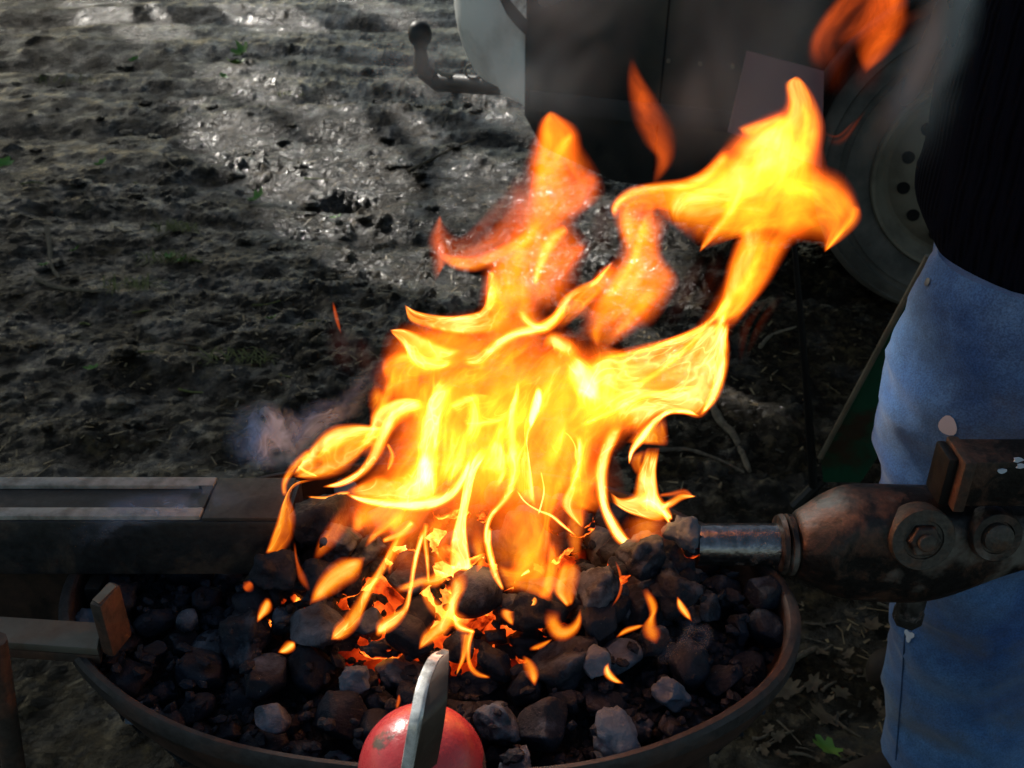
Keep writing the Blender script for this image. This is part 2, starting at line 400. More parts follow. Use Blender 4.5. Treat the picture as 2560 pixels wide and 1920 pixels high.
# ------------------------------------------------------------------ ground
def ground_h(x, y):
    far = np.clip((14 - y) / 6, 0, 1) * np.clip((12 - np.abs(x)) / 6, 0, 1)
    h = .045 * fbm(x * .7, y * 1.1, 4, 3)
    wx = x + .25 * pn(x * .8, y * .8, 31); wy = y + .12 * pn(x * 1.5, y * 1.5, 32) + .10 * x
    r = np.abs(pn(wx * .55, wy * 2.3, 11)); h = h + .016 * (1 - r * 2.2) * (.4 + .6 * ss(1.6, 3, y))
    r2 = np.abs(pn(wx * 1.6, wy * 5.5, 12)); h = h + .005 * (1 - r2 * 2.5)
    h = h + .016 * fbm(wx * 6, wy * 7, 4, 20, .62) * (.35 + .65 * ss(-.25, .35, pn(x * 1.1, y * 1.1, 50)))
    h = h + .010 * np.abs(fbm(wx * 20, wy * 22, 3, 40, .65))
    h = h + .018 * ss(.30, .6, fbm(wx * 11, wy * 11, 3, 70, .6)) * ss(-.2, .4, pn(x * 1.3, y * 1.3, 71))
    # the long rut that runs past the vehicle
    for (yy, sl, dep, wd) in ((4.25, -.13, .09, .10), (4.62, -.12, -.05, .12), (5.9, .02, .08, .16), (7.2, .03, .10, .2), (3.2, -.1, .035, .06)):
        c = yy + sl * x + .10 * pn(x * 1.2, yy, 60)
        h = h - .5 * dep * np.exp(-((y - c) / wd) ** 2)
    # one boot print
    bx, by = -.62, 3.55
    h = h - .07 * np.exp(-(((x - bx) / .17) ** 2 + ((y - by) / .10) ** 2) ** 1.5)
    return h * far * (.35 + .65 * ss(.9, 2.2, y)) - .02
def axis(a0, a1, st, growth, lim):
    v = list(np.arange(a0, a1, st)); s = st; x = v[-1]
    while x < lim: s *= growth; x += s; v.append(x)
    s = st; x = a0; pre = []
    while x > -lim: s *= growth; x -= s; pre.append(x)
    return np.array(pre[::-1] + v)
gx = axis(-1.3, 1.3, .011, 1.022, 220); gy = axis(.8, 3.2, .011, 1.014, 220)
gy = gy[(gy > .78) | (np.arange(len(gy)) % 6 == 0)]
GX, GY = np.meshgrid(gx, gy); GZ = ground_h(GX, GY)
nx, ny = len(gx), len(gy)
me = bpy.data.meshes.new('ground'); co = np.stack([GX, GY, GZ], -1).reshape(-1, 3)
idx = np.arange(nx * ny).reshape(ny, nx)
q = np.stack([idx[:-1, :-1], idx[:-1, 1:], idx[1:, 1:], idx[1:, :-1]], -1).reshape(-1, 4)
me.vertices.add(len(co)); me.vertices.foreach_set('co', co.ravel())
me.loops.add(q.size); me.loops.foreach_set('vertex_index', q.ravel().astype(np.int32))
me.polygons.add(len(q)); me.polygons.foreach_set('loop_start', np.arange(0, q.size, 4, dtype=np.int32))
me.update(calc_edges=True); me.validate()
me.polygons.foreach_set('use_smooth', [True] * len(me.polygons)); me.materials.append(M['mud'])
go = bpy.data.objects.new('ground', me); C.objects.link(go); tag(go, 'churned wet mud with ruts and litter', None, None, 'structure')
def gz(x, y): return float(ground_h(np.array([x]), np.array([y]))[0])
def ong(px, py):
    """the point where the line of sight meets the mud"""
    p = atz(px, py, -.02)
    for _ in range(5): p = atz(px, py, gz(p.x, p.y))
    return p

# ------------------------------------------------------------------ unseen trees added to shade the clearing, with gaps for lit spots
lit = []
for (px, py, rad) in ((1000, 300, .6), (1150, 520, .45), (700, 250, .30), (380, 40, .4), (780, 380, .28), (900, 330, .42), (620, 330, .20), (1160, 430, .30), (1220, 330, .2), (560, 60, .3), (1000, 560, .28), (1050, 300, .36), (230, 60, .25), (850, 30, .35), (1100, 360, .3)):
    p = ong(px, py); lit.append((Vector((p.x, p.y, 0)), rad * 1.35))
lit.append((at(1215, 60, 3.25), .24))
lit.append((at(1010, 1800, .40), .13)); lit.append((at(1870, 1345, .63), .05)); lit.append((at(2080, 1230, .62), .04))
lit.append((at(2300, 1150, .9), .10))
def make_tree(base, height, crown_r, n, seed, label):
    r = random.Random(seed); t = empty('tree', base, label, 'tree', 'unseen trees added to shade the clearing')
    mb = MB(); top = Vector((0, 0, height * .8))
    b = Vector(base)
    pts = [b + Vector((math.sin(k * .9) * .08, math.cos(k * .7) * .08, height * .8 * k / 8)) for k in range(9)]
    mb.add(*tube(pts, [.26 - .024 * k for k in range(9)], 12))
    mb.build('trunk', M['bark'], t)
    for k in range(9):
        a = r.uniform(0, 6.28); s = pts[3 + k % 5]; e = s + Vector((math.cos(a), math.sin(a), .55)) * crown_r * .75
        m = MB(); mid = (s + e) / 2 + Vector((0, 0, .2)); m.add(*tube([s, mid, e], [.08, .05, .02], 7)); m.build('limb', M['bark'], t)
    vs = []; fs = []; c = b + Vector((0, 0, height * .72)); 
    clumps = [c + Vector((r.gauss(0, .5), r.gauss(0, .5), r.gauss(0, .32))) * crown_r for _ in range(70)]
    while len(fs) < n:
        q = r.choice(clumps) + Vector((r.gauss(0, .30), r.gauss(0, .30), r.gauss(0, .22)))
        bad = False
        for (lp, lr) in lit:
            d = q - lp
            if (d - tosun * d.dot(tosun)).length < lr * r.uniform(.9, 1.2) + .06: bad = True; break
        if bad: n -= 1; continue  # leaves left out so the sun reaches the lit spots
        u = Vector((r.gauss(0, 1), r.gauss(0, 1), r.gauss(0, 1))).normalized(); v = u.orthogonal().normalized(); s = r.uniform(.10, .19)
        k = len(vs); vs += [q - u * s, q + v * s * .55, q + u * s, q - v * s * .55]; fs.append((k, k + 1, k + 2, k + 3))
    obj('crown', vs, fs, M['foliage'], t, smooth=False)
def shade_tree(px_ground, hgt, cr, n, seed, label):
    g = Vector(px_ground); c = g + tosun * ((hgt * .72) / tosun.z)
    make_tree((c.x, c.y, 0), hgt, cr, n, seed, label)
shade_tree((-1.3, 2.2, 0), 9.5, 2.7, 17000, 1, 'tall leafy tree left of the clearing added out of frame to cast shade')
shade_tree((2.9, 1.6, 0), 11.5, 2.6, 13000, 2, 'broad leafy tree behind the vehicle added out of frame to cast shade')
shade_tree((-1.9, 5.6, 0), 13, 2.8, 11000, 3, 'farthest leafy tree behind the clearing added out of frame to cast shade')
shade_tree((1.2, 2.6, 0), 10.5, 1.6, 9000, 6, 'slender leafy tree beside the vehicle added out of frame to cast shade')
shade_tree((0., .6, 0), 8.0, 1.7, 9000, 4, 'nearest leafy tree over the hearth added out of frame to cast shade')

# ------------------------------------------------------------------ hearth pan
S = .30
HC = Vector((-.230 * S, 2.012 * S, H - 1.8 * S)); HA, HB, HYAW = S * .955, .575 * S, .10
def epos(r, a, z):
    x, y = HA * r * math.cos(a), HB * r * math.sin(a)
    # undo the fit's rotation
    c, s = math.cos(-HYAW), math.sin(-HYAW)
    return Vector((HC.x + c * x - s * y, HC.y + s * x + c * y, HC.z + z))
hearth = empty('forge_hearth', (HC.x, HC.y, 0), 'rusty round steel forge pan heaped with charcoal', 'forge')
def ering(r, z, n=96, wob=0.): return [epos(r + wob * math.sin(5 * k * 2 * math.pi / n + z * 40) * .004, k * 2 * math.pi / n, z + wob * .0015 * math.sin(7 * k * 2 * math.pi / n)) for k in range(n)]
mb = MB(); mb.add(*rings([ering(.05, -.072), ering(.5, -.069), ering(.82, -.058), ering(.93, -.040), ering(.972, -.018), ering(.978, -.0005)], False))
mb.add(*rings([ering(1.012, -.0005), ering(1.012, -.010), ering(1.0, -.022, wob=1), ering(.965, -.042, wob=1), ering(.89, -.064), ering(.5, -.078), ering(.05, -.08)], False))
mb.build('pan', M['pan'], hearth)
mb = MB(); mb.add(*rings([ering(.978, -.006, wob=1), ering(.981, .003, wob=1), ering(.988, .0050, wob=1), ering(1.005, .0050, wob=1), ering(1.018, .002, wob=1), ering(1.019, -.008, wob=1), ering(.978, -.0061, wob=1)], False))
mb.build('rim', M['lip'], hearth)
for (a, sgn) in ((.35, 1), (2.2, 1), (3.9, 1), (5.6, 1)):
    mb = MB(); p = epos(.80, a, -.066); q2 = epos(1.1, a, 0); mb.add(*tube([p, Vector((q2.x, q2.y, gz(q2.x, q2.y) - .03))], .014, 10)); mb.build('leg', M['pan'], hearth)

# ------------------------------------------------------------------ charcoal
def lump_mesh(seed, kind):
    r = random.Random(seed); bm = bmesh.new(); bmesh.ops.create_icosphere(bm, subdivisions=4, radius=1)
    planes = []
    for _ in range({'round': 7, 'chunk': 13, 'clinker': 7}[kind]):
        n = Vector((r.gauss(0, 1), r.gauss(0, 1), r.gauss(0, 1))).normalized(); planes.append((n, r.uniform(.62, .9) if kind != 'chunk' else r.uniform(.50, .82)))
    off = Vector((r.uniform(0, 50), r.uniform(0, 50), r.uniform(0, 50)))
    for v in bm.verts:
        p = v.co.copy()
        for n, d in planes:
            k = p.dot(n) - d
            if k > 0: p -= n * k * .95
        a1, a2 = {'round': (.06, .012), 'chunk': (.09, .03), 'clinker': (.20, .10)}[kind]
        q = p + off
        p *= 1 + a1 * mnoise.noise(q * 1.3) * 2 + a2 * mnoise.fractal(q * 3.5, 1., 2., 4)
        if kind == 'clinker': p *= 1 - .16 * abs(mnoise.noise(q * 4.0))
        v.co = p
    me = bpy.data.meshes.new('coal_lump'); bm.to_mesh(me); bm.free()
    me.polygons.foreach_set('use_smooth', [True] * len(me.polygons)); return me
protos = {k: [lump_mesh(10 * i + s, k) for i in range(9)] for s, k in enumerate(('round', 'chunk', 'clinker'))}
FIRE = epos(.05, .5, 0) + Vector((0, .035, 0))
def target(x, y):
    # heap: level with the rim at the front, mounded in the middle and back
    dx = (x - HC.x) / HA; dy = (y - HC.y) / HB
    m = math.exp(-((dx - .08) / .60) ** 2 - ((dy - .15) / .65) ** 2)
    return HC.z - .011 + .032 * m
balls = []
def inside(x, y, m):
    dx, dy = x - HC.x, y - HC.y; c, s = math.cos(HYAW), math.sin(HYAW)
    X, Y = (c * dx - s * dy) / (HA - m), (s * dx + c * dy) / (HB - m); return X * X + Y * Y < 1
tries = 0
while len(balls) < 278 and tries < 6000:
    tries += 1; best = None
    rr = random.choice([.0105, .012, .014, .016, .019, .0215])
    if random.random() < .35: rr = random.uniform(.007, .012)
    for _ in range(14):
        x = HC.x + random.uniform(-HA, HA); y = HC.y + random.uniform(-HB, HB)
        if not inside(x, y, rr * 1.12): continue
        z = max(target(x, y) - .026, HC.z - .050 + rr)
        for (bx, by, bz, br) in balls:
            dd = (x - bx) ** 2 + (y - by) ** 2; s = (rr + br) * .90
            if dd < s * s: z = max(z, bz + math.sqrt(s * s - dd))
        over = z + rr - target(x, y)
        if over < .020 and (best is None or over < best[0]): best = (over, x, y, z)
    if best: balls.append((best[1], best[2], best[3], rr))
coals = []
def add_coal(loc, r, kind, mat, rot=None, scl=None):
    me = random.choice(protos[kind])
    key = (me.name, mat.name)
    if key not in coal_cache:
        m2 = me.copy(); m2.materials.clear(); m2.materials.append(mat); coal_cache[key] = m2
    o = bpy.data.objects.new('coal_lump', coal_cache[key]); C.objects.link(o); o.location = loc
    o.rotation_euler = rot or (random.uniform(-.5, .5), random.uniform(-.5, .5), random.uniform(0, 6.28))
    o.scale = scl or (r * random.uniform(1.1, 1.42), r * random.uniform(.9, 1.15), r * random.uniform(.78, 1.0))
    coals.append((o, mat.name)); return o
coal_cache = {}
for (x, y, z, r) in balls:
    dx, dy = (x - FIRE.x) / .16, (y - FIRE.y) / .11; d = math.hypot(dx, dy)
    q = random.random()
    if d < .95: kind = 'clinker' if q < .45 else 'chunk'; mt = M['ember'] if q < .62 else M['ashy']
    elif d < 1.35: kind = random.choice(['clinker', 'chunk', 'round']); mt = M['ashy'] if q < .5 else M['coal']
    else: kind = 'round' if q < .3 else 'chunk' if q < .9 else 'clinker'; mt = M['coal'] if q < .86 else M['ashy'] if q < .965 else M['pale']
    add_coal((x, y, z), r, kind, mt)
# lumps with a place of their own in the photo
SPECIAL = [  # px, py, z above rim, radius, kind, mat, label
    (887, 1693, .006, .0105, 'clinker', 'pale', 'small whitish ash lump left of the steel blade'),
    (1480, 1655, .008, .014, 'chunk', 'pale', 'pale oblong ashy lump right of the fire'),
    (1185, 1480, .024, .021, 'round', 'ashy', 'large grey lump with glowing slit beneath it in the fire'),
    (1497, 1470, .028, .018, 'clinker', 'ashy', 'big grey lump at the right edge of the fire'),
    (1612, 1390, .040, .018, 'clinker', 'ashy', 'grey clinker below the end of the black pipe'),
    (1712, 1335, .045, .015, 'clinker', 'pale', 'pale clinker touching the mouth of the black pipe'),
    (1690, 1480, .022, .018, 'clinker', 'ashy', 'crusty grey clinker under the pipe beside the fire'),
    (1500, 1550, .014, .016, 'chunk', 'coal', 'dark angular lump below the big grey lump'),
    (800, 1290, .050, .023, 'clinker', 'coal', 'large black clinker at the left back of the fire'),
    (850, 1355, .040, .018, 'clinker', 'ashy', 'grey ash-streaked clinker under the left flames'),
    (690, 1425, .028, .019, 'clinker', 'coal', 'black crusty lump at the end of the grey beam'),
    (800, 1440, .028, .015, 'clinker', 'ashy', 'ashy clinker beside the black crusty lump'),
    (1300, 1335, .045, .018, 'round', 'coal', 'black lump seen through the hole in the flames'),
    (1325, 1530, .020, .021, 'clinker', 'coal', 'large black lump in front of the middle flames'),
    (790, 1560, .014, .022, 'chunk', 'ashy', 'long grey-topped lump in front of the left flames'),
    (1025, 1590, .014, .017, 'round', 'coal', 'dark round lump above the blade tip'),
    (1900, 1480, .0, .016, 'chunk', 'coal', 'dark lump against the rim under the rusty casting'),
]
for (px, py, hz, r, kind, mt, lab) in SPECIAL:
    p = atz(px, py, HC.z + hz)
    for (o, mn) in list(coals):    # clear a seat for it
        if (o.location - p).length < r * .95: coals.remove((o, mn)); bpy.data.objects.remove(o)
    o = add_coal(p, r, kind, M[mt], None, (r * 1.12, r, r * .92)); tag(o, lab, 'coal', 'lumps of charcoal in the hearth'); o['special'] = 1
# extra support lumps under the raised special ones so that nothing hovers
for (px, py, hz, r, kind, mt, lab) in SPECIAL:
    if hz > .026:
        p = atz(px, py, HC.z + hz)
        for k in range(3):
            a = k * 2.1 + .4; add_coal((p.x + math.cos(a) * r * .8, p.y + .012 + math.sin(a) * r * .6, p.z - r * 1.35 - .006 * k), r * .9, 'clinker', M['ember'] if random.random() < .5 else M['ashy'])
rch = random.Random(44); vs = []; fs = []; cgr = {}
for b_ in balls: cgr.setdefault((int(b_[0] // .05), int(b_[1] // .05)), []).append(b_)
def top_at(x, y):
    z = target(x, y) - .022; i0, j0 = int(x // .05), int(y // .05)
    for a in (-1, 0, 1):
        for c in (-1, 0, 1):
            for (bx, by, bz, br) in cgr.get((i0 + a, j0 + c), ()):
                d2 = (x - bx) ** 2 + (y - by) ** 2
                if d2 < br * br: z = max(z, bz + math.sqrt(br * br - d2) * .86)
    return z
ico = bmesh.new(); bmesh.ops.create_icosphere(ico, subdivisions=1, radius=1); iv = [v.co.copy() for v in ico.verts]; iff = [tuple(v.index for v in f.verts) for f in ico.faces]; ico.free()
for k in range(1500):
    best = None
    for _ in range(3):
        a = rch.uniform(0, 6.283); r = math.sqrt(rch.random()) * .94; p = epos(r, a, 0); z = top_at(p.x, p.y)
        if best is None or z < best.z: best = Vector((p.x, p.y, z))
    sz = rch.uniform(.0018, .0058) * (1.35 if rch.random() < .1 else 1); st = (rch.uniform(.7, 1.5), rch.uniform(.6, 1.2), rch.uniform(.4, .9)); rz_ = Matrix.Rotation(rch.uniform(0, 6), 3, 'Z') @ Matrix.Rotation(rch.uniform(-.8, .8), 3, 'X'); m = len(vs)
    for v in iv:
        q = v * rch.uniform(.72, 1.2); vs.append(best + rz_ @ Vector((q.x * st[0], q.y * st[1], q.z * st[2])) * sz + Vector((0, 0, sz * .3)))
    fs += [tuple(m + i for i in f) for f in iff]
tag(obj('coal_chips', vs, fs, mat_coal('ashy_chips', .42), None, False), 'small chips and ash crumbs scattered between the charcoal lumps', 'coal chips', None, 'stuff')
# glowing ember bed below the lumps
vs = []; fs = []; n = 110
for i in range(n):
    for j in range(n):
        u, v = i / (n - 1) * 2 - 1, j / (n - 1) * 2 - 1
        e_ = epos(u * .93, 0, 0) - epos(0, 0, 0); r_ = math.hypot(u, v); a__ = math.atan2(v, u); m_ = max(abs(u), abs(v)); e_ = epos(m_ * .945, a__, 0); x, y = e_.x, e_.y
        z = target(x, y) - .022 + .012 * mnoise.noise(Vector((x * 40, y * 40, 0))) + .010 * mnoise.noise(Vector((x * 110, y * 110, 0))) - .02 * max(0, m_ - .85) / .15
        vs.append((x, y, z))
for i in range(n - 1):
    for j in range(n - 1):
        a = i * n + j; fs.append((a, a + n, a + n + 1, a + 1))
t = NT('ember_glow'); P = t.n('ShaderNodeNewGeometry').outputs['Position']
n1 = t.tex(30, 5, .6, P, .5); vm = t.n('ShaderNodeVectorMath', operation='DISTANCE'); t.l(P, vm.inputs[0]); vm.inputs[1].default_value = (FIRE.x, FIRE.y, HC.z)
fall = t.math('SUBTRACT', 1.35, t.math('MULTIPLY', vm.outputs['Value'], 11.0), clamp=True)
hh = t.math('MULTIPLY', t.ramp(n1.outputs[0], [(.36, 0.03), (.66, 1.)]), fall)
n9 = t.tex(240, 5, .7, P); b = t.bsdf(t.ramp(n9.outputs[0], [(.4, (.004, .005, .007)), (.6, (.016, .02, .025)), (.75, (.10, .11, .12))]), .9, 0, t.bump(n9.outputs[0], 1., .006), .2, Emission_Color=t.ramp(hh, [(0., (1., .03, .002)), (.35, (1., .13, .012)), (.75, (1., .40, .06)), (1., (1., .72, .3))]), Emission_Strength=t.math('MULTIPLY', hh, 4.5))
t.m.cycles.emission_sampling = 'NONE'
tag(obj('ember_bed', vs, fs, t.m), 'bed of charcoal crumbs under the lumps, glowing orange below the flames', 'embers', None, 'stuff')
# labels: by row from the front rim, then order from the left
rest = [(o, mn) for (o, mn) in coals if 'special' not in o]
def ringpos(o):
    dx, dy = o.location.x - HC.x, o.location.y - HC.y
    return math.hypot(dx / HA, dy / HB), math.atan2(dy / HB, dx / HA)
ORD = ['first', 'second', 'third', 'fourth', 'fifth', 'sixth', 'seventh', 'eighth', 'ninth', 'tenth', 'eleventh', 'twelfth', 'thirteenth', 'fourteenth', 'fifteenth', 'sixteenth', 'seventeenth', 'eighteenth', 'nineteenth', 'twentieth'] + ['%d%s' % (k, {1: 'st', 2: 'nd', 3: 'rd'}.get(k % 10, 'th')) for k in range(21, 120)]
zones = {}
for (o, mn) in rest:
    rad, ang = ringpos(o); front = o.location.y < HC.y
    if rad > .80: z = 'against the front rim' if front else 'against the back rim'
    elif rad > .55: z = 'one row in from the front rim' if front else 'one row in from the back rim'
    else: z = 'in the front half of the heap' if front else 'in the back half of the heap'
    col = {'black_charcoal': 'black', 'ashy_charcoal': 'ash-grey', 'glowing_charcoal': 'glowing', 'pale_ash': 'pale'}[mn]
    size = 'small' if max(o.scale) < .016 else 'large' if max(o.scale) > .029 else 'middling'
    zones.setdefault((size, col, z), []).append(o)
for (size, col, z), L in zones.items():
    L.sort(key=lambda o: o.location.x)
    for k, o in enumerate(L):
        tag(o, ('%s %s coal lump %s, %s from the left' % (size, col, z, ORD[k])) if len(L) > 1 else '%s %s coal lump %s' % (size, col, z), 'coal', 'lumps of charcoal in the hearth')
for (o, mn) in coals:
    if 'special' in o: del o['special']

# ------------------------------------------------------------------ grey beam with slot, left
bt = empty('slotted_beam', at(100, 1435, .62), 'long grey steel beam with a slot along its top, left of the fire', 'steel beam')
fz = HC.z + .004
def bx(px, Y): return at(px, 1300, Y).x
y0, y1 = .62, .678; z0, z1 = fz, at(300, 1305, .62).z; xe = at(720, 1300, .62).x; xl = -1.1
mb = MB(); mb.add(*box(xl, xe, y0, y1, z0, z1)); mb.build('beam_body', M['beam'], bt, bevel=.004)
ys0 = at(300, 1277, .64); s0 = atz(300, 1276, z1).y; s1 = atz(300, 1222, z1).y; xs = atz(485, 1250, z1).x
mb = MB(); zt = z1 + .0015
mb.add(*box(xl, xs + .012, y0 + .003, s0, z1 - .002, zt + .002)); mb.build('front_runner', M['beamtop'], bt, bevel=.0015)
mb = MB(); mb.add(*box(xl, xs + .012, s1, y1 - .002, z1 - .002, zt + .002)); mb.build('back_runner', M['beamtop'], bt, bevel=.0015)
mb = MB(); arc = [Vector((xs + .0 + .006 * math.sin(a), (s0 + s1) / 2 - (s1 - s0) / 2 * math.cos(a), 0)) for a in np.linspace(0, math.pi, 10)]
pl = [Vector((xs, s0, 0))] + arc[1:-1] + [Vector((xs, s1, 0)), Vector((xs + .012, s1, 0)), Vector((xs + .012, s0, 0))]
mb.add(*rings([[p + Vector((0, 0, z1 - .002)) for p in pl], [p + Vector((0, 0, zt + .0018)) for p in pl]])); mb.build('end_plate', M['beam'], bt, smooth=False)
mb = MB(); mb.add(*box(xl, at(235, 1480, .66).x, .648, .672, z0 - .10, z0 - .0005)); mb.build('web', M['pan'], bt, bevel=.002)
mb = MB(); mb.add(*box(at(232, 1480, .62).x, at(275, 1480, .62).x, .605, .66, z0 - .07, z0 - .001)); mb.build('foot_block', M['black'], bt, bevel=.004)

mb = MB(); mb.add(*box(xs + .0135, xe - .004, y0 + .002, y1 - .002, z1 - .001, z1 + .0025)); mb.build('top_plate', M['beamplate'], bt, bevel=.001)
# ------------------------------------------------------------------ flat bar bracket with lug
bk = empty('steel_bracket', at(150, 1600, .53), 'flat rusty steel bar ending in an upright lug at the left rim', 'bracket')
zb = HC.z + .016
A0, A1, A2, A3 = atz(-700, 1495, zb), atz(254, 1556, zb), atz(243, 1622, zb), atz(-700, 1555, zb)
dz = Vector((0, 0, -.007))
mb = MB(); mb.add(*hexa([A3 + dz, A2 + dz, A1 + dz, A0 + dz, A3, A2, A1, A0])); mb.build('bar', M['bar'], bk, bevel=.0014)
mb = MB(); mb.add(*hexa([A3 + dz * 2.2, A2 + dz * 2.2 , A1 + dz * 2.2, A0 + dz * 2.2, A3 + dz * 1.02, A2 + dz * 1.02, A1 + dz * 1.02, A0 + dz * 1.02])); mb.build('edge_strip', M['barrust'], bk, bevel=.001)
# lug: an upright plate seen edge on
b0, b1 = atz(253, 1626, zb - .004), atz(305, 1560, zb - .004)
b1 = Vector((b0.x + .006, b0.y + .024, b0.z)); n_ = Vector((.010, -.004, 0))
hz = at(253, 1508, b0.y).z - b0.z
mb = MB(); up = Vector((0, 0, hz)); b0 = b0 + Vector((0, 0, -.004)); b1 = b1 + Vector((0, 0, -.004)); up = up + Vector((0, 0, .004))
mb.add(*hexa([b0, b0 + n_, b1 + n_, b1, b0 + up, b0 + n_ + up, b1 + n_ + up, b1 + up])); mb.build('lug', M['barrust'], bk, bevel=.003)
mb = MB(); e = Vector((0, 0, .0006))
mb.add(*hexa([b0 + up + Vector((.002, .003, 0)), b0 + n_ + up + Vector((-.002, .003, 0)), b1 + n_ + up + Vector((-.002, -.003, 0)), b1 + up + Vector((.002, -.003, 0))] + [q + e for q in (b0 + up + Vector((.002, .003, 0)), b0 + n_ + up + Vector((-.002, .003, 0)), b1 + n_ + up + Vector((-.002, -.003, 0)), b1 + up + Vector((.002, -.003, 0)))])); mb.build('lug_top', M['bar'], bk)
# thin rusty leg at the far left edge
p = at(-14, 1600, .50); mb = MB(); mb.add(*tube([p, Vector((p.x - .115, p.y, gz(p.x, p.y) - .03))], .008, 10))
mb.build('leg', M['barrust'], bk)

# ------------------------------------------------------------------ pipe and bottle-shaped casting
YP = .64
tu = empty('air_pipe', at(1960, 1360, YP), 'rusty bottle-shaped iron casting with a black pipe running into the fire', 'iron fitting')
def psec(px, top, bot, Y=YP, dep=1.0, n=40, sq=2.2):
    a, b_ = at(px, top, Y), at(px, bot, Y); c = (a + b_) / 2; rz = (a.z - b_.z) / 2 * .80 * 1.16; ry = rz * dep
    # only the vertical extent is matched; the section stays round
    out = []
    for k in range(n):
        th = k * 2 * math.pi / n; cs, sn = math.cos(th), math.sin(th)
        out.append(Vector((c.x, c.y + ry * math.copysign(abs(cs) ** (2 / sq), cs), c.z + rz / 1.16 * 1.0 * math.copysign(abs(sn) ** (2 / sq), sn))))
    return out
mb = MB(); mb.add(*rings([psec(x, 1308, 1412, dep=.86, sq=2) for x in (1740, 1800, 1860, 1920, 1965)])); mb.build('pipe', M['pipe'], tu)
mb = MB(); mb.add(*rings([psec(x, t_, b_, dep=.86, sq=2) for x, t_, b_ in ((1940, 1302, 1418), (1944, 1288, 1430), (1956, 1284, 1434), (1960, 1296, 1424), (1966, 1284, 1436), (1978, 1286, 1436), (1984, 1296, 1428))])); mb.build('collar', M['cast'], tu)
body = [(1978, 1284, 1438), (2000, 1272, 1448), (2030, 1252, 1460), (2065, 1228, 1474), (2095, 1212, 1484), (2130, 1206, 1492), (2200, 1206, 1498), (2290, 1208, 1498), (2350, 1210, 1490), (2420, 1222, 1470), (2500, 1235, 1440), (2600, 1250, 1410), (2760, 1262, 1390)]
rs = [psec(x, t_, b_, dep=(.8 if x < 2080 else .62), sq=(2.2 if x < 2080 else 3.0)) for x, t_, b_ in body]
mb = MB(); mb.add(*rings(rs)); o = mb.build('casting', M['cast'], tu)
for v in o.data.vertices: v.co += v.normal * (.0016 * mnoise.noise(v.co * 60) + .001 * mnoise.noise(v.co * 160))
sm = o.modifiers.new('s', 'SUBSURF'); sm.levels = sm.render_levels = 2
def front_y(px): return min(p.y for p in psec(px, 1208, 1496, dep=.62, sq=3.0))
yf = front_y(2300)
c1 = at(2303, 1340, yf); tilt = Vector((.05, -1, .30)).normalized()
c1 = at(2303, 1345, yf + .003)
mb = MB(); mb.add(*disc_lathe([(.0, -.012), (.0255, -.012), (.0255, .003), (.0245, .0045), (.016, .0045), (.0155, .003), (.0, .003)], c1, tilt)); mb.build('washer', M['nut'], tu)
mb = MB(); mb.add(*disc_lathe([(.0, .0), (.0135, .0), (.0135, .0070), (.012, .009), (.0, .009)], c1, tilt, 6)); mb.build('nut', M['cast'], tu, bevel=.0012)
mb = MB(); mb.add(*disc_lathe([(.0, .006), (.0070, .006), (.0070, .0115), (.006, .0125), (.0, .0125)], c1, tilt)); mb.build('bolt', M['nut'], tu)
c2 = at(2488, 1340, front_y(2300) + .004)
mb = MB(); mb.add(*disc_lathe([(.0, -.014), (.0205, -.014), (.0205, .002), (.019, .004), (.0135, .004), (.013, .002), (.0, .002)], c2, tilt)); mb.build('washer', M['cast'], tu)
mb = MB(); mb.add(*disc_lathe([(.0, .0), (.0115, .0), (.0115, .007), (.009, .0085), (.0, .0088)], c2, tilt, 32)); mb.build('rivet', M['nut'], tu)
pb0, pb1 = at(2288, 1470, YP), at(2290, 1545, YP)
mb = MB(); mb.add(*tube([pb0, Vector((pb0.x, pb0.y, at(2290, 1530, YP).z))], .0115, 20)); mb.add(*tube([Vector((pb0.x, pb0.y, at(2290, 1522, YP).z)), Vector((pb0.x, pb0.y, at(2290, 1552, YP).z))], .0125, 6)); mb.build('lower_bolt', M['pipe'], tu, bevel=.0008)
# block on top
zt_ = at(2470, 1150, .615).z; zb_ = at(2470, 1262, .615).z
x0b, x1b = at(2415, 1190, .615).x, at(2900, 1190, .615).x
mb = MB(); mb.add(*box(x0b, x1b, .612, .645, zb_, zt_)); mb.build('mounting_block', M['cast'], tu, bevel=.003)
mb = MB(); mb.add(*box(x0b - .006, x0b + .003, .609, .647, zb_ - .003, zt_ + .001)); mb.build('flange', M['barrust'], tu, bevel=.002)
mb = MB(); mb.add(*box(x0b - .014, x0b - .0065, .618, .645, zb_ - .003, zt_ - .002)); mb.build('block_shadow', M['black'], tu, bevel=.002)  # black slab standing in for the shadow left of the block
for k, (px, py) in enumerate(((2505, 1178), (2545, 1150), (2552, 1165))):
    c = at(px, py, .6115); 
    vs = [c + Vector((math.cos(a) * .0035 * (1 + .4 * math.sin(3 * a + k)), -.0004, math.sin(a) * .0022)) for a in np.linspace(0, 2 * math.pi, 9)[:-1]]
    mb = MB(); mb.add(*rings([[v + Vector((0, .001, 0)) for v in vs], vs])); mb.build('paint_fleck', M['paint'], tu)
# short support leg that carries the casting
ps = at(2520, 1420, YP); mb = MB(); ps = at(2760, 1420, YP); mb.add(*tube([ps, Vector((ps.x + .25, ps.y - .05, gz(ps.x + .25, ps.y) - .03))], .016, 10)); mb.build('stand_leg', M['cast'], tu)

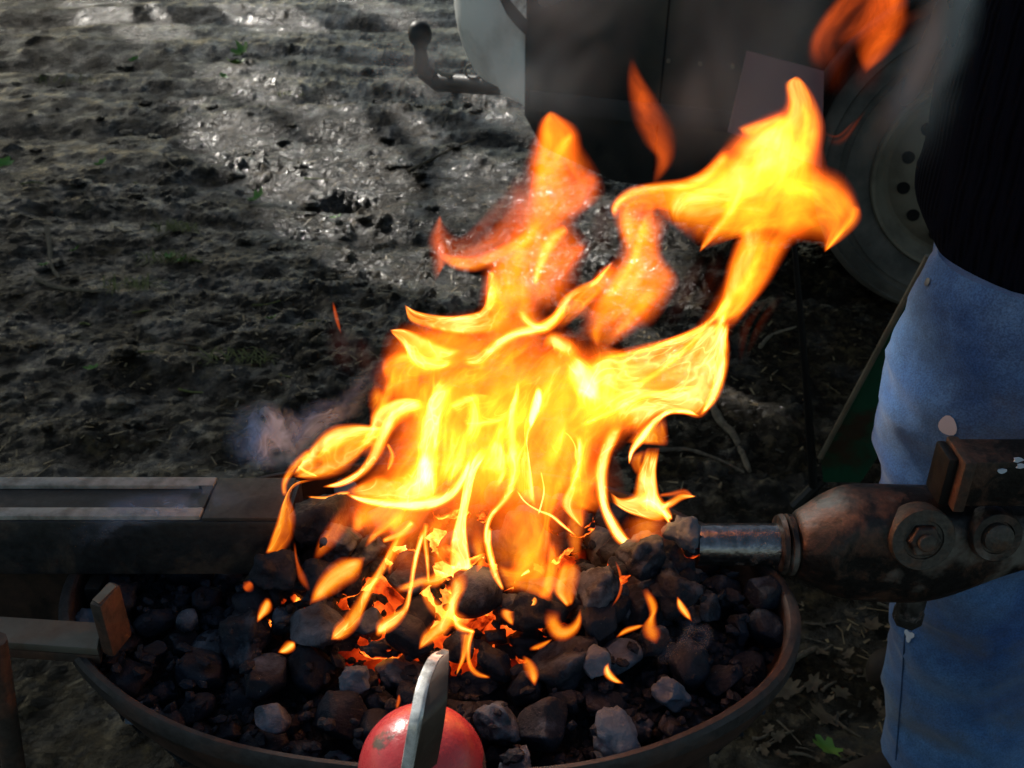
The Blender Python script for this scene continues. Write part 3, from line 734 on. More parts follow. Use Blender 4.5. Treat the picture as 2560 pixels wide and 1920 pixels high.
# ------------------------------------------------------------------ red knob with steel blade
rk = empty('red_tool', at(1050, 1915, .41), 'chipped red domed tool head with a curved steel blade, in front of the pan', 'tool')
cR = at(1056, 1925, .415); rR = .0395
mb = MB()
prof = []
for k in range(25):
    th = k / 24 * math.pi; prof.append((rR * math.sin(th) ** .92, -math.cos(th) * rR * 1.02))
mb.add(*disc_lathe(prof, cR, Vector((.05, -.35, 1)), 64)); mb.build('red_dome', M['red'], rk)
mb = MB(); mb.add(*tube([cR + Vector((0, -.005, -.03)), cR + Vector((-.005, -.06, -.25)), cR + Vector((-.01, -.12, -.78))], [.016, .015, .015], 16)); mb.build('handle', M['brown'], rk)
# blade: thin curved plate; sunlight on its left edge is painted as a pale strip
spine = [(1005, 1960, .372), (1018, 1880, .372), (1032, 1800, .378), (1045, 1730, .392), (1060, 1680, .405), (1080, 1640, .418), (1096, 1632, .424)]
wid = [.018, .018, .017, .015, .012, .007, .003]
SPn = catmull([(a, b_, c, d) for (a, b_, c), d in zip(spine, wid)], 40)
L = []; Rr = []
for a, b_, c, d in SPn:
    p = at(a, b_, c); L.append(p); Rr.append(p + Vector((d * .82, d * .95, -d * .10)))
th = Vector((.0052, -.003, .001))
rs = [[l, l + th, r2 + th * .8, r2] for l, r2 in zip(L, Rr)]
mb = MB(); mb.add(*rings(rs)); mb.build('blade', M['brown'], rk, bevel=.0006, seg=1)
f_ = Vector((-.0022, -.0016, .0008))
rs = [[l + f_, l + th * 1.05 + f_, l + th * 1.05 + Vector((.0002, .0015, 0)), l + Vector((-.0004, .0015, 0))] for l in L]
mb = MB(); mb.add(*rings(rs)); mb.build('sunlit_edge', M['steel'], rk, bevel=.0005, seg=1)

# ------------------------------------------------------------------ vehicle
veh = empty('vehicle', (1.0, 3.0, 0), 'dark muddy vehicle with a white rear bumper corner and tow ball behind the fire', 'vehicle')
WC = at(2450, 440, 2.55); sd_ = Vector((-1, .42, 0)).normalized(); nrm = Vector((-sd_.y, sd_.x, 0)).normalized()
if nrm.y > 0: nrm = -nrm
B0 = Vector((WC.x, WC.y, 0)) + nrm * -.03
def vp(s, z, o=0.): return B0 + sd_ * s + nrm * o + Vector((0, 0, z))
# find s so that body's rear edge falls at px 1315
def pxof(p):
    d = p.y * cp + (H - p.z) * sp_; return 1280 + FPX * p.x / d
sE = min(np.linspace(.2, 3, 600), key=lambda s: abs(pxof(vp(s, .9)) - 1318))
arch = .47
prof = [(-2.2, .26), (-arch, .26)] + [(math.cos(a) * -arch, WC.z + .02 + math.sin(a) * arch) for a in np.linspace(.15, math.pi - .15, 14)] + [(arch, .25), (sE - .30, .25), (sE - .06, .33), (sE, .42), (sE, 1.25), (-2.2, 1.25)]
mb = MB(); pl = [vp(s, z, .02) for s, z in prof]; bk_ = [vp(s, z, -.02) for s, z in prof]
n = len(pl); mb.v = pl + bk_; mb.f = [tuple(range(n)), tuple(reversed(range(n, 2 * n)))] + [(i, i + n, (i + 1) % n + n, (i + 1) % n) for i in range(n)]
mb.build('side_panel', M['vbody'], veh, smooth=False, bevel=.006)
for s_ in (sE - .42, sE - 1.02):
    mb = MB(); mb.add(*hexa([vp(s_, .30, .0195), vp(s_ + .006, .30, .0195), vp(s_ + .006, .30, .0215), vp(s_, .30, .0215), vp(s_ - .02, 1.2, .0195), vp(s_ - .014, 1.2, .0195), vp(s_ - .014, 1.2, .0215), vp(s_ - .02, 1.2, .0215)])); mb.build('panel_seam', M['hole'], veh)
mb = MB(); mb.add(*hexa([vp(arch + .05, .44, .0195), vp(sE - .02, .44, .0195), vp(sE - .02, .44, .036), vp(arch + .05, .44, .036), vp(arch + .05, .50, .0195), vp(sE - .02, .50, .0195), vp(sE - .02, .50, .026), vp(arch + .05, .50, .026)])); mb.build('sill_trim', M['trim'], veh, bevel=.004)
for k in range(4):
    c = vp(arch + .12 + k * .09, .62, .021); mb = MB(); mb.add(*disc_lathe([(.0, -.002), (.007, -.002), (.006, .003), (.0, .004)], c, nrm, 12)); mb.build('rivet', M['wheel'], veh)
fl = [(math.cos(a) * -(arch + .0), WC.z + .02 + math.sin(a) * arch) for a in np.linspace(.05, math.pi - .05, 26)]
mb = MB(); mb.add(*tube([vp(s_, z_, .028) for s_, z_ in fl], .018, 10)); mb.build('arch_flare', M['trim'], veh)
# shoulder crease, rear face, top, underside
mb = MB(); mb.add(*hexa([vp(-2.2, .86, .021), vp(sE, .86, .021), vp(sE, .86, .03), vp(-2.2, .86, .03), vp(-2.2, .885, .021), vp(sE, .885, .021), vp(sE, .885, .03), vp(-2.2, .885, .03)])); mb.build('side_moulding', M['trim'], veh, bevel=.003)
mb = MB(); mb.add(*hexa([vp(-2.2, .43, -1.5), vp(sE - .02, .43, -1.5), vp(sE - .02, .43, -.03), vp(-2.2, .43, -.03), vp(-2.2, 1.7, -1.4), vp(sE - .05, 1.7, -1.4), vp(sE - .05, 1.7, -.12), vp(-2.2, 1.7, -.12)])); mb.build('body', M['vbody'], veh, bevel=.02)
mb = MB(); mb.add(*hexa([vp(-2.2, .10, -.9), vp(sE - .45, .10, -.9), vp(sE - .45, .10, -.10), vp(-2.2, .10, -.10), vp(-2.2, .43, -.9), vp(sE - .35, .43, -.9), vp(sE - .35, .43, -.06), vp(-2.2, .43, -.06)])); mb.build('underside_shade', M['hole'], veh, bevel=.02)  # black block filling in the shade under the vehicle
mb = MB(); mb.add(*hexa([vp(-.6, .22, -.9), vp(sE - .5, .22, -.9), vp(sE - .5, .22, -.45), vp(-.6, .22, -.45), vp(-.6, .428, -.9), vp(sE - .5, .428, -.9), vp(sE - .5, .428, -.45), vp(-.6, .428, -.45)])); mb.build('underbody_tank', M['trim'], veh, bevel=.02)
# white bumper corner: lofted skin traced in section
def bl(px, py, Y): return at(px, py, Y)
YB = vp(sE, .9).y
cols = [[(1136, -60, 3.34), (1140, 0, 3.34), (1147, 60, 3.34), (1165, 120, 3.35), (1188, 165, 3.36), (1215, 200, 3.36)],
        [(1150, -60, 3.29), (1156, 0, 3.29), (1165, 60, 3.29), (1180, 120, 3.30), (1202, 172, 3.31), (1235, 220, 3.30)],
        [(1172, -60, 3.25), (1178, 0, 3.25), (1186, 60, 3.25), (1205, 125, 3.26), (1228, 180, 3.27), (1262, 235, 3.27)],
        [(1215, -60, 3.20), (1222, 0, 3.20), (1232, 60, 3.20), (1252, 128, 3.21), (1270, 190, 3.22), (1295, 250, 3.22)],
        [(1265, -60, 3.165), (1275, 0, 3.165), (1285, 62, 3.165), (1298, 132, 3.17), (1305, 198, 3.18), (1318, 265, 3.19)],
        [(1318, -60, 3.14), (1318, 0, 3.14), (1319, 62, 3.14), (1320, 135, 3.145), (1322, 205, 3.15), (1330, 278, 3.16)]]
Yoff = YB - 3.15
G = [[bl(a, b_, c + Yoff) for a, b_, c in catmull(cc, 18)] for cc in cols]
vs = []; fs = []
G2 = np.array([[tuple(p) for p in c_] for c_ in G])
ncol = len(G); 
for i in range(ncol):
    for j in range(18): vs.append(G2[i][j])
for i in range(ncol - 1):
    for j in range(17):
        a = i * 18 + j; fs.append((a, a + 1, a + 19, a + 18))
o = obj('bumper_corner', vs, fs, M['white'], veh); so_ = o.modifiers.new('t', 'SOLIDIFY'); so_.thickness = .012; so_.offset = 1
ss_ = o.modifiers.new('s', 'SUBSURF'); ss_.levels = ss_.render_levels = 2
# dark recess with chrome lip in the top of the corner
lp = [at(a, b_, YB - .045) for a, b_ in ((1243, -40), (1250, 0), (1266, 35), (1290, 65), (1318, 92), (1318, 60), (1318, -40))]
mb = MB(); mb.add(*rings([[p + Vector((0, .02, 0)) for p in lp], lp])); mb.build('lamp_recess', M['trim'], veh, smooth=False)
lp = [at(a, b_, YB - .052) for a, b_ in ((1262, -40), (1275, 0), (1296, 25), (1316, 48), (1316, 0), (1316, -40))]
mb = MB(); mb.add(*rings([[p + Vector((0, .006, 0)) for p in lp], lp])); mb.build('rear_lamp', M['steel'], veh, smooth=False)
# tow ball and bar
TB = at(1050, 88, YB + .32); mb = MB()
mb.add(*disc_lathe([(.0, .045), (.018, .043), (.034, .030), (.040, .008), (.036, -.018), (.022, -.034), (.020, -.05), (.026, -.09), (.030, -.12), (.0, -.12)], TB, (0, 0, 1), 24)); mb.build('tow_ball', M['black'], veh)
e0 = TB + Vector((0, 0, -.11)); e1 = at(1095, 205, YB + .32); e2 = at(1240, 215, YB + .15); e3 = at(1340, 200, YB + .05)
mb = MB(); mb.add(*tube([e0, e0 * .4 + e1 * .6, e1, e2, e3], [.028, .03, .032, .03, .03], 12)); mb.build('tow_bar', M['black'], veh)
mb = MB(); mb.add(*tube([at(a, b_, YB + .26) for a, b_ in ((1085, 172), (1105, 185), (1140, 192), (1175, 198), (1198, 205))], [.004, .008, .009, .009, .007], 8)); mb.build('tow_bracket', M['wheel'], veh)
mb = MB(); mb.add(*tube([at(a, b_, YB + .22) for a, b_ in ((1166, 190), (1163, 175), (1168, 164), (1184, 160))], [.004, .004, .005, .008], 8)); mb.build('trailer_socket', M['wheel'], veh)
# wheel
wd = nrm.copy(); wd = (wd + Vector((-.0, 0, 0))).normalized()
face = (Vector((0, -1, .10))).normalized(); face = (nrm * .5 + face * .5).normalized(); face.z = 0.0; face.normalize()
RT = WC.z + .02
whl = empty('wheel', (0, 0, 0), None, None); whl.parent = veh; whl.location = WC - world_of(veh)
for k in ('label', 'category'): 
    if k in whl: del whl[k]
mb = MB(); mb.add(*disc_lathe([(.27, -.20), (RT * .93, -.20), (RT, -.17), (RT, -.03), (RT * .97, .0), (RT * .945, .008), (RT * .94, .004), (RT * .90, .014), (RT * .86, .018), (RT * .855, .013), (RT * .82, .014), (RT * .815, .020), (.31, .017), (.276, .004), (.272, -.02), (.27, -.2)], WC, face, 96)); o = mb.build('tyre', M['tyre'], whl)
mb = MB(); mb.add(*disc_lathe([(.273, -.03), (.275, .006), (.270, .014), (.262, .012), (.256, -.002), (.246, -.020), (.232, -.034), (.225, -.030), (.195, -.014), (.150, -.006), (.135, -.010), (.120, -.03), (.09, -.03), (.085, .01), (.0, .012)], WC, face, 96)); mb.build('wheel_disc', M['wheel'], whl)
fa = face.cross(Vector((0, 0, 1))).normalized(); fb = Vector((0, 0, 1))
if fa.x > 0: fa = -fa
for k in range(14):
    a = (k + .42) * 2 * math.pi / 14; c = WC + (fa * math.cos(a) + fb * math.sin(a)) * .188
    mb = MB(); mb.add(*disc_lathe([(.0, -.02), (.0165, -.02), (.0165, -.0075), (.0, -.0074)], c, face, 20)); mb.build('vent_hole', M['hole'], whl)
# mud flap
lp = [at(a, b_, 2.62) for a, b_ in ((1868, 128), (2060, 178), (2055, 420), (1820, 330))]
mb = MB(); mb.add(*rings([[p + Vector((0, .006, 0)) for p in lp], lp])); mb.build('mud_flap', M['pink'], veh, smooth=False)

# ------------------------------------------------------------------ green panel and rod
gp = empty('green_panel', ong(2070, 1240), 'rusty green painted steel panel leaning behind the jeans', 'panel')
def leaning(px, py, k): return at(px, py, 1.70 - .10 * k)
a_, b2, c_, d_, e_ = at(2322, 636, 1.55), at(2052, 1140, 1.68), at(2058, 1205, 1.69), at(2150, 1206, 1.69), at(2420, 800, 1.58)
back = Vector((.01, .012, 0))
mb = MB(); mb.add(*rings([[p + back for p in (a_, b2, c_, d_, e_)], [a_, b2, c_, d_, e_]])); mb.build('panel_sheet', M['green'], gp, smooth=False)
mb = MB(); mb.add(*tube([a_ + Vector((-.003, -.006, 0)), b2 + Vector((-.003, -.006, 0))], .0055, 8)); mb.build('folded_edge', M['edge'], gp)
mb = MB(); g0 = ong(1985, 1268); mb.add(*tube([c_ + Vector((0, .01, 0)), g0], .012, 8)); mb.build('foot', M['black'], gp)
inner = [at(2318, 680, 1.545), at(2075, 1130, 1.67), at(2120, 1060, 1.66), at(2330, 720, 1.54)]
rod_b = ong(2042, 1262); rod_t = at(1984, 590, rod_b.y - .05)
mb = MB(); mb.add(*tube([rod_t, (rod_t + rod_b) / 2, rod_b - Vector((0, 0, .02))], [.0045, .0075, .0105], 10))
tag(mb.build('iron_rod', M['black'], None), 'thin black iron rod standing in the mud left of the green panel', 'rod')

# ------------------------------------------------------------------ person
def skin_mesh(name, pts, edges, rads, mat, parent, sub=2, fold=0., ffreq=9.):
    me = bpy.data.meshes.new(name + '_cage'); me.from_pydata([tuple(p) for p in pts], edges, []); o = bpy.data.objects.new('cage', me); C.objects.link(o)
    m = o.modifiers.new('sk', 'SKIN'); m.use_smooth_shade = True; m.branch_smoothing = .6
    for i, sv in enumerate(me.skin_vertices[0].data):
        sv.radius = rads[i] if hasattr(rads[i], '__len__') else (rads[i], rads[i]); sv.use_root = (i == 0)
    s = o.modifiers.new('ss', 'SUBSURF'); s.levels = sub; s.render_levels = sub
    dg = bpy.context.evaluated_depsgraph_get(); ev = o.evaluated_get(dg); m2 = bpy.data.meshes.new_from_object(ev)
    bpy.data.objects.remove(o); bpy.data.meshes.remove(me)
    m2.name = name
    if fold:
        for v in m2.vertices:
            p = v.co; q = Vector((p.x * ffreq, p.y * ffreq, p.z * ffreq * 1.7))
            v.co = p + v.normal * fold * (mnoise.noise(q) + .5 * mnoise.noise(q * 2.3) + .8 * (1 - 2 * abs(mnoise.noise(q * 1.1 + Vector((9, 4, 1)))) ** .6))
    m2.materials.clear(); m2.materials.append(mat)
    for pl_ in m2.polygons: pl_.use_smooth = True
    ob = bpy.data.objects.new(name, m2); C.objects.link(ob)
    ob.parent = parent; ob.location = Vector((0, 0, 0)) - world_of(parent)
    return ob
per = empty('person', (.63, 1.0, 0), 'person in faded blue jeans and a dark navy ribbed sweater standing at the right', 'person')
hip = Vector((.555, .99, .88))
nl = [Vector((.53, .935, .80)), Vector((.50, .935, .62)), Vector((.515, .94, .46)), Vector((.565, .945, .26)), Vector((.600, .95, .10))]
fl = [Vector((.62, 1.09, .80)), Vector((.61, 1.11, .62)), Vector((.63, 1.12, .46)), Vector((.69, 1.13, .26)), Vector((.73, 1.14, .10))]
sh = Vector((.60, .99, 1.36)); neck = Vector((.585, 1.0, 1.46)); head = Vector((.56, 1.0, 1.58)); crown = Vector((.565, 1.0, 1.67))
sL, sR_ = Vector((.62, .85, 1.34)), Vector((.62, 1.14, 1.34))
eL, eR = Vector((.81, .81, 1.18)), Vector((.86, 1.23, 1.18)); hL, hR = Vector((.80, .80, .96)), Vector((.86, 1.20, .96))
nose = Vector((.452, 1.0, 1.615))
# body (one surface)
bp = [hip, Vector((.58, .99, 1.10)), Vector((.60, 1.0, 1.28)), sh, neck, head, crown, sL, eL, hL, sR_, eR, hR] + nl + fl
be = [(0, 1), (1, 2), (2, 3), (3, 4), (4, 5), (5, 6), (3, 7), (7, 8), (8, 9), (3, 10), (10, 11), (11, 12), (0, 13), (13, 14), (14, 15), (15, 16), (16, 17), (0, 18), (18, 19), (19, 20), (20, 21), (21, 22)]
br = [(.09, .11), (.085, .11), (.09, .12), (.08, .09), .05, (.085, .075), (.06, .06), .05, .042, .03, .05, .042, .03] + [.07, .066, .052, .048, .04] * 2
bo = skin_mesh('body', bp, be, br, M['skin'], per)
# hands with fingers
def hand(w, d, up, parent):
    d = d.normalized(); side = d.cross(up).normalized(); up = side.cross(d)
    pts = [w, w + d * .05, w + d * .09]; ed = [(0, 1), (1, 2)]; rd = [(.024, .016), (.036, .015), (.036, .013)]
    for i, (o_, ln) in enumerate(((-.027, .060), (-.009, .072), (.009, .067), (.026, .052))):
        b_ = w + d * .09 + side * o_; k = len(pts)
        pts += [b_, b_ + d * ln * .5 - up * .012, b_ + d * ln * .75 - up * .035]; ed += [(2, k), (k, k + 1), (k + 1, k + 2)]; rd += [.0095, .0085, .0075]
    k = len(pts); pts += [w + d * .03 + side * -.035, w + d * .07 + side * -.055 - up * .015]; ed += [(1, k), (k, k + 1)]; rd += [.012, .009]
    return skin_mesh('hand', pts, ed, rd, M['skin'], parent, 2)
hand(hL, Vector((-.1, 0, -1)), Vector((1, .2, 0)), per); hand(hR, Vector((-.1, 0, -1)), Vector((1, .2, 0)), per)
# garments: rings laid round the limbs
def cloth(name, parts, mat, fold, ffreq, stretch=1.7):
    mb = MB()
    for rs in parts: mb.add(*rings(rs, True))
    o = mb.build(name, mat, per)
    sb = bmesh.new(); sb.from_mesh(o.data); sb.to_mesh(o.data); sb.free()
    off = world_of(per) + o.location
    for v in o.data.vertices:
        p = v.co + off; q = Vector((p.x * ffreq, p.y * ffreq, p.z * ffreq * stretch))
        v.co += v.normal * fold * (mnoise.noise(q) + .5 * mnoise.noise(q * 2.3) + .9 * (1 - 2 * abs(mnoise.noise(q * 1.1 + Vector((9, 4, 1)))) ** .6))
    return o
def ring_at(cx, cy, cz, rx, ry, n=56, tx=0., ty=0.):
    return [Vector((cx + rx * math.cos(a), cy + ry * math.sin(a), cz + tx * math.cos(a) + ty * math.sin(a))) for a in [k * 2 * math.pi / n for k in range(n)]]
def dense(keys, n):
    return [ring_at(*row[:5], tx=row[5], ty=row[6]) for row in catmull([(k[2], k[0], k[1], k[3], k[4], k[5], k[6]) for k in keys], n)[:, [1, 2, 0, 3, 4, 5, 6]]]
sil = [(2345, 660), (2312, 710), (2275, 780), (2240, 880), (2215, 1000), (2200, 1100), (2196, 1200), (2215, 1350), (2238, 1480), (2232, 1600), (2226, 1720), (2218, 1850), (2212, 1925)]
near = []
for k, (px, py) in enumerate(sil):
    p = at(px, py, .93); r = [.125, .12, .115, .105, .100, .098, .095, .090, .087, .086, .087, .090, .091][k]; r *= 1.0 + .22 * max(0, k - 5) / 7; near.append((p.x + r + .007, .93 + .010 * k / 6, p.z, r, r * (1.02 if k > 2 else .9) / (1.0 + .22 * max(0, k - 5) / 7), 0, 0))
far = [(k[0] + .10 + .006 * i, k[1] + .17 + .004 * i, k[2], k[3], k[4], 0, 0) for i, k in enumerate(near)]
pel = [(near[1][0] + .06, 1.03, .70, .09, .11, 0, 0), (near[1][0] + .06, 1.03, .77, .12, .13, 0, 0), (near[1][0] + .06, 1.03, .86, .12, .13, 0, 0), (near[1][0] + .06, 1.03, .90, .10, .11, 0, 0)]
nr = dense(near, 70); nr.append([p * .0 + Vector((p.x * .9 + (near[-1][0]) * .1, p.y * .9 + near[-1][1] * .1, p.z + .012)) for p in nr[-1]])
jo = cloth('jeans', [nr, dense(far, 60), dense(pel, 24)], M['denim'], .0070, 9.5)
ssil = [(2335, 720), (2308, 640), (2318, 500), (2345, 380), (2370, 250), (2415, 100), (2440, 0), (2460, -120), (2480, -260), (2500, -420)]
tor = []
for k, (px, py) in enumerate(ssil):
    p = at(px, py, .985); r = [.145, .155, .155, .152, .15, .148, .145, .145, .14, .10][k]
    tor.append((p.x + r, .985, p.z, r, [.155, .165, .165, .165, .165, .165, .17, .18, .19, .12][k], -.055 if k == 0 else -.03 if k == 1 else 0, .085 if k == 0 else .05 if k == 1 else 0))
tr = dense(tor, 70); tc = Vector((tor[0][0], tor[0][1], 0))
tr = [[Vector((p.x * .94 + tc.x * .06, p.y * .94 + tc.y * .06, p.z + .02)) for p in tr[0]]] + tr
top = Vector((tor[-1][0], tor[-1][1], tor[-1][2]))
slL = tube([Vector((top.x, .84, top.z - .03)), Vector((.80, .80, 1.20)), Vector((.82, .82, 1.05)), Vector((.80, .80, .98))], [.075, .062, .055, .045], 24)
slR = tube([Vector((top.x, 1.15, top.z - .03)), Vector((.86, 1.24, 1.20)), Vector((.88, 1.22, 1.05)), Vector((.86, 1.20, .98))], [.075, .062, .055, .045], 24)
cl_sw = MB()
swo = cloth('sweater', [tr], M['knit'], .0035, 7.)
for q in (slL, slR):
    m_ = MB(); m_.add(*q); m_.build('sleeve', M['knit'], swo)
# hair, eyes, boots
mb = MB(); hc = Vector((.585, 1.0, 1.615)); vs, fs = [], []
bmh = bmesh.new(); bmesh.ops.create_icosphere(bmh, subdivisions=4, radius=1)
for v in bmh.verts:
    p = v.co; r = 1 + .05 * mnoise.noise(p * 6)
    if p.x < -.35 and p.z < .45: r *= .80
    v.co = Vector((p.x * .105 * r, p.y * .085 * r, p.z * .105 * r)) + hc
me = bpy.data.meshes.new('hair'); bmh.to_mesh(me); bmh.free(); me.materials.append(M['hair']); ho = bpy.data.objects.new('hair', me); C.objects.link(ho); ho.parent = per; ho.location = -world_of(per)
for pl_ in me.polygons: pl_.use_smooth = True
for (f5, d) in ((nl[4], Vector((-.75, -.15, 0))), (fl[4], Vector((-.9, .1, 0)))):
    d = d.normalized(); skin_mesh('boot', [f5 + Vector((.01, 0, .06)), Vector((f5.x + .01, f5.y, .055)), Vector((f5.x, f5.y, .05)) + d * .10, Vector((f5.x, f5.y, .042)) + d * .17], [(0, 1), (1, 2), (2, 3)], [.055, (.055, .05), (.048, .04), (.04, .03)], M['boot'], per, 2)
# things on the jeans, pressed on the cloth by a ray from in front
from mathutils.bvhtree import BVHTree
def bvh(o):
    Mw = Matrix.Translation(world_of(o.parent) + o.location) if o.parent else o.matrix_world
    return BVHTree.FromPolygons([Mw @ v.co for v in o.data.vertices], [tuple(p.vertices) for p in o.data.polygons])
jb = bvh(jo)
def on_jeans(px, py):
    d = ray(px, py).normalized(); h = jb.ray_cast(Vector((0, 0, H)), d)
    return (h[0], h[1]) if h[0] else (at(px, py, .86), Vector((0, -1, 0)))
def patch(px, py, r, mat, name, wob=.15, sq=1.25):
    c, n_ = on_jeans(px, py); a = n_.cross(Vector((0, 0, 1))).normalized(); b_ = a.cross(n_)
    vs = [c + n_ * .003]
    for k in range(16):
        th = k * math.pi / 8; rr = r * (1 + wob * math.sin(3 * th + px)); vs.append(c + n_ * .0022 + a * math.cos(th) * rr + b_ * math.sin(th) * rr * sq)
    obj(name, vs, [(0, 1 + k, 1 + (k + 1) % 16) for k in range(16)], mat, jo)
patch(2372, 1062, .0095, M['paint'], 'paint_spot', .08)
patch(2275, 1588, .006, M['paint'], 'paint_spot', .35)
patch(2322, 706, .0045, M['rivet'], 'rivet', .0, 1.)
for path in (((2272, 1480), (2262, 1600), (2256, 1700), (2248, 1800), (2240, 1900)),):
    path = [tuple(q) for q in catmull(path, 24)]
    pts = [on_jeans(*q)[0] + on_jeans(*q)[1] * .0004 for q in path]; mb = MB(); mb.add(*tube(pts, .0010, 6)); mb.build('seam', M['denimseam'], jo)

# ------------------------------------------------------------------ litter on the ground
def twig(pts, r, label, cat='twig', group='twigs and sticks on the mud', mat=None):
    P = [ong(*q) + Vector((0, 0, r * .7)) for q in pts]; P = [Vector(x) for x in catmull([tuple(p) for p in P], 14)]
    rr = [r * (1.0 - .5 * k / 13) * (1 + .18 * math.sin(k * 2.3)) for k in range(14)]
    mb = MB(); mb.add(*tube(P, rr, 7)); tag(mb.build('twig', mat or M['twig'], None), label, cat, group)
twig([(1770, 1000), (1800, 1060), (1830, 1090), (1850, 1130), (1872, 1185)], .012, 'thick pale stick right of the fire', 'stick')
twig([(1640, 1130), (1720, 1128), (1800, 1155), (1860, 1185)], .006, 'thin curved twig touching the thick pale stick')
twig([(118, 575), (125, 620), (130, 670), (150, 700)], .009, 'short upright pale stick on the left mud')
twig([(90, 700), (140, 722), (200, 730), (290, 735)], .008, 'long pale twig lying below the short stick at far left')
twig([(390, 600), (430, 580), (468, 560)], .006, 'straw-coloured stem crossing the left mud')
twig([(350, 568), (400, 564), (445, 562)], .004, 'thin straw stem above the straw-coloured stem')
twig([(410, 388), (425, 410), (445, 425)], .006, 'tiny bright twig in the sunlit mud')
twig([(1020, 430), (1080, 400), (1140, 370), (1190, 350)], .007, 'long slanting twig on the sunlit mud behind the fire')
twig([(1105, 318), (1115, 300), (1120, 285)], .005, 'short twig standing by the rut')
twig([(1900, 870), (1930, 840), (1990, 820)], .006, 'twig in the shade below the wheel')
twig([(1950, 1680), (1990, 1650), (2040, 1625)], .008, 'brown twig lying beside the pan on the right')
rt = random.Random(5)
sides = ['longest', 'palest', 'thinnest', 'crooked', 'short', 'forked', 'dark', 'straight']
for k in range(26):
    px, py = rt.uniform(1880, 2200), rt.uniform(1500, 1900)
    if px < 1990 and py < 1720: continue
    a = rt.uniform(-.6, .9); l = rt.uniform(30, 90)
    twig([(px, py), (px + math.cos(a) * l * .5, py + math.sin(a) * l * .5 + rt.uniform(-6, 6)), (px + math.cos(a) * l, py + math.sin(a) * l)], rt.uniform(.0015, .0035), 'thin twig among the dry leaves %s' % ('beside the jeans' if px > 2090 else 'beside the pan'), group='thin twigs among the dry leaves')
for k in range(46):
    px, py = rt.uniform(20, 1200), rt.uniform(330, 1150)
    a = rt.uniform(-.5, .5); l = rt.uniform(20, 80)
    if px > 850 and py > 640: continue
    twig([(px, py), (px + l * .5, py + math.sin(a) * l * .3 + rt.uniform(-6, 6)), (px + l, py + math.sin(a) * l * .5)], rt.uniform(.0015, .004), 'thin bit of straw on the mud left of the fire', 'straw', 'bits of straw on the mud', M['grass'] if k % 3 == 0 else None)
def leaf(px, py, size, mat, label, group, seed, curl=.4):
    r = random.Random(seed); c = ong(px, py); rot = r.uniform(0, 6.28); vs = []; n = 22
    tl = Matrix.Rotation(r.uniform(-.5, .5), 3, 'X') @ Matrix.Rotation(r.uniform(-.5, .5), 3, 'Y')
    out = []
    for k in range(n):
        th = k * 2 * math.pi / n; lob = 1 + .26 * math.cos(6 * th) + .10 * r.uniform(-1, 1)
        x = math.cos(th) * lob * 1.0; y = math.sin(th) * lob * .62
        out.append((x, y))
    for ring, s in ((0, 1.), (1, .5)):
        for (x, y) in out:
            p = Vector((x * s, y * s, curl * ((x * s) ** 2 * .5 + abs(y * s) * .6) * r.uniform(.7, 1.2)))
            vs.append(p)
    vs.append(Vector((0, 0, 0)))
    fs = [(k, (k + 1) % n, n + (k + 1) % n, n + k) for k in range(n)] + [(n + k, n + (k + 1) % n, 2 * n) for k in range(n)]
    Rz = Matrix.Rotation(rot, 3, 'Z')
    W = [Rz @ (tl @ v) * size + c + Vector((0, 0, size * .35 + .003)) for v in vs]
    tag(obj('leaf', W, fs, mat, None), label, 'leaf', group)
spots = [(2175, 1578, .024, 'curled tan oak leaf lying between the casting and the jeans'), (1968, 1735, .022, 'pale brown leaf against the rim on the right'), (2030, 1720, .018, 'lobed grey leaf right of the pan'),
         (2120, 1545, .013, 'small pale leaf under the casting'), (2100, 1740, .015, 'brown folded leaf halfway down the litter'), (2050, 1800, .022, 'narrow tan leaf in the lower litter'), (2185, 1710, .014, 'grey leaf beside the jeans'), (2120, 1690, .014, 'tan leaf right of the lobed grey leaf')]
for k, (px, py, s, lab) in enumerate(spots): leaf(px, py, s, M['leaf'], lab, 'dry leaves beside the hearth', 100 + k)
for k in range(34):
    px, py = rt.uniform(1900, 2230), rt.uniform(1530, 1915)
    if px < 2000 and py < 1720: continue
    leaf(px, py, rt.uniform(.006, .015), M['leaf'], 'small dry leaf scrap in the litter between pan and jeans', 'small dry leaf scraps', 300 + k)
leaf(2065, 1885, .026, M['gleaf'], 'bright green leaf at the bottom edge near the jeans', None, 77)
for k, (px, py, s, lab) in enumerate([(610, 150, .085, 'large bright green leaf cluster in the far mud'), (590, 170, .05, 'green leaf below the large leaf cluster'), (5, 425, .05, 'bright green leaf at the left edge'), (645, 507, .038, 'yellow-green weed in the sunlit mud'), (842, 552, .020, 'small green leaf behind the flames at left'),
        (335, 158, .03, 'thin green leaf in the far left mud'), (425, 655, .026, 'dull green weed on the dark left mud'), (455, 660, .022, 'small dull green weed beside another'), (110, 670, .016, 'small green leaf near the short stick'), (680, 805, .018, 'tiny yellow-green leaf in the dark mud'),
        (255, 418, .028, 'green sprig at the edge of the sunlit mud'), (190, 632, .018, 'pale leaf scrap on the left mud'), (235, 930, .018, 'small green sprig in the dark lower left mud'), (770, 455, .015, 'yellow scrap of leaf in the sunlit mud'), (560, 200, .03, 'flat green blade in far mud')]):
    leaf(px, py, s, M['gleaf'], lab, None, 500 + k, .8)
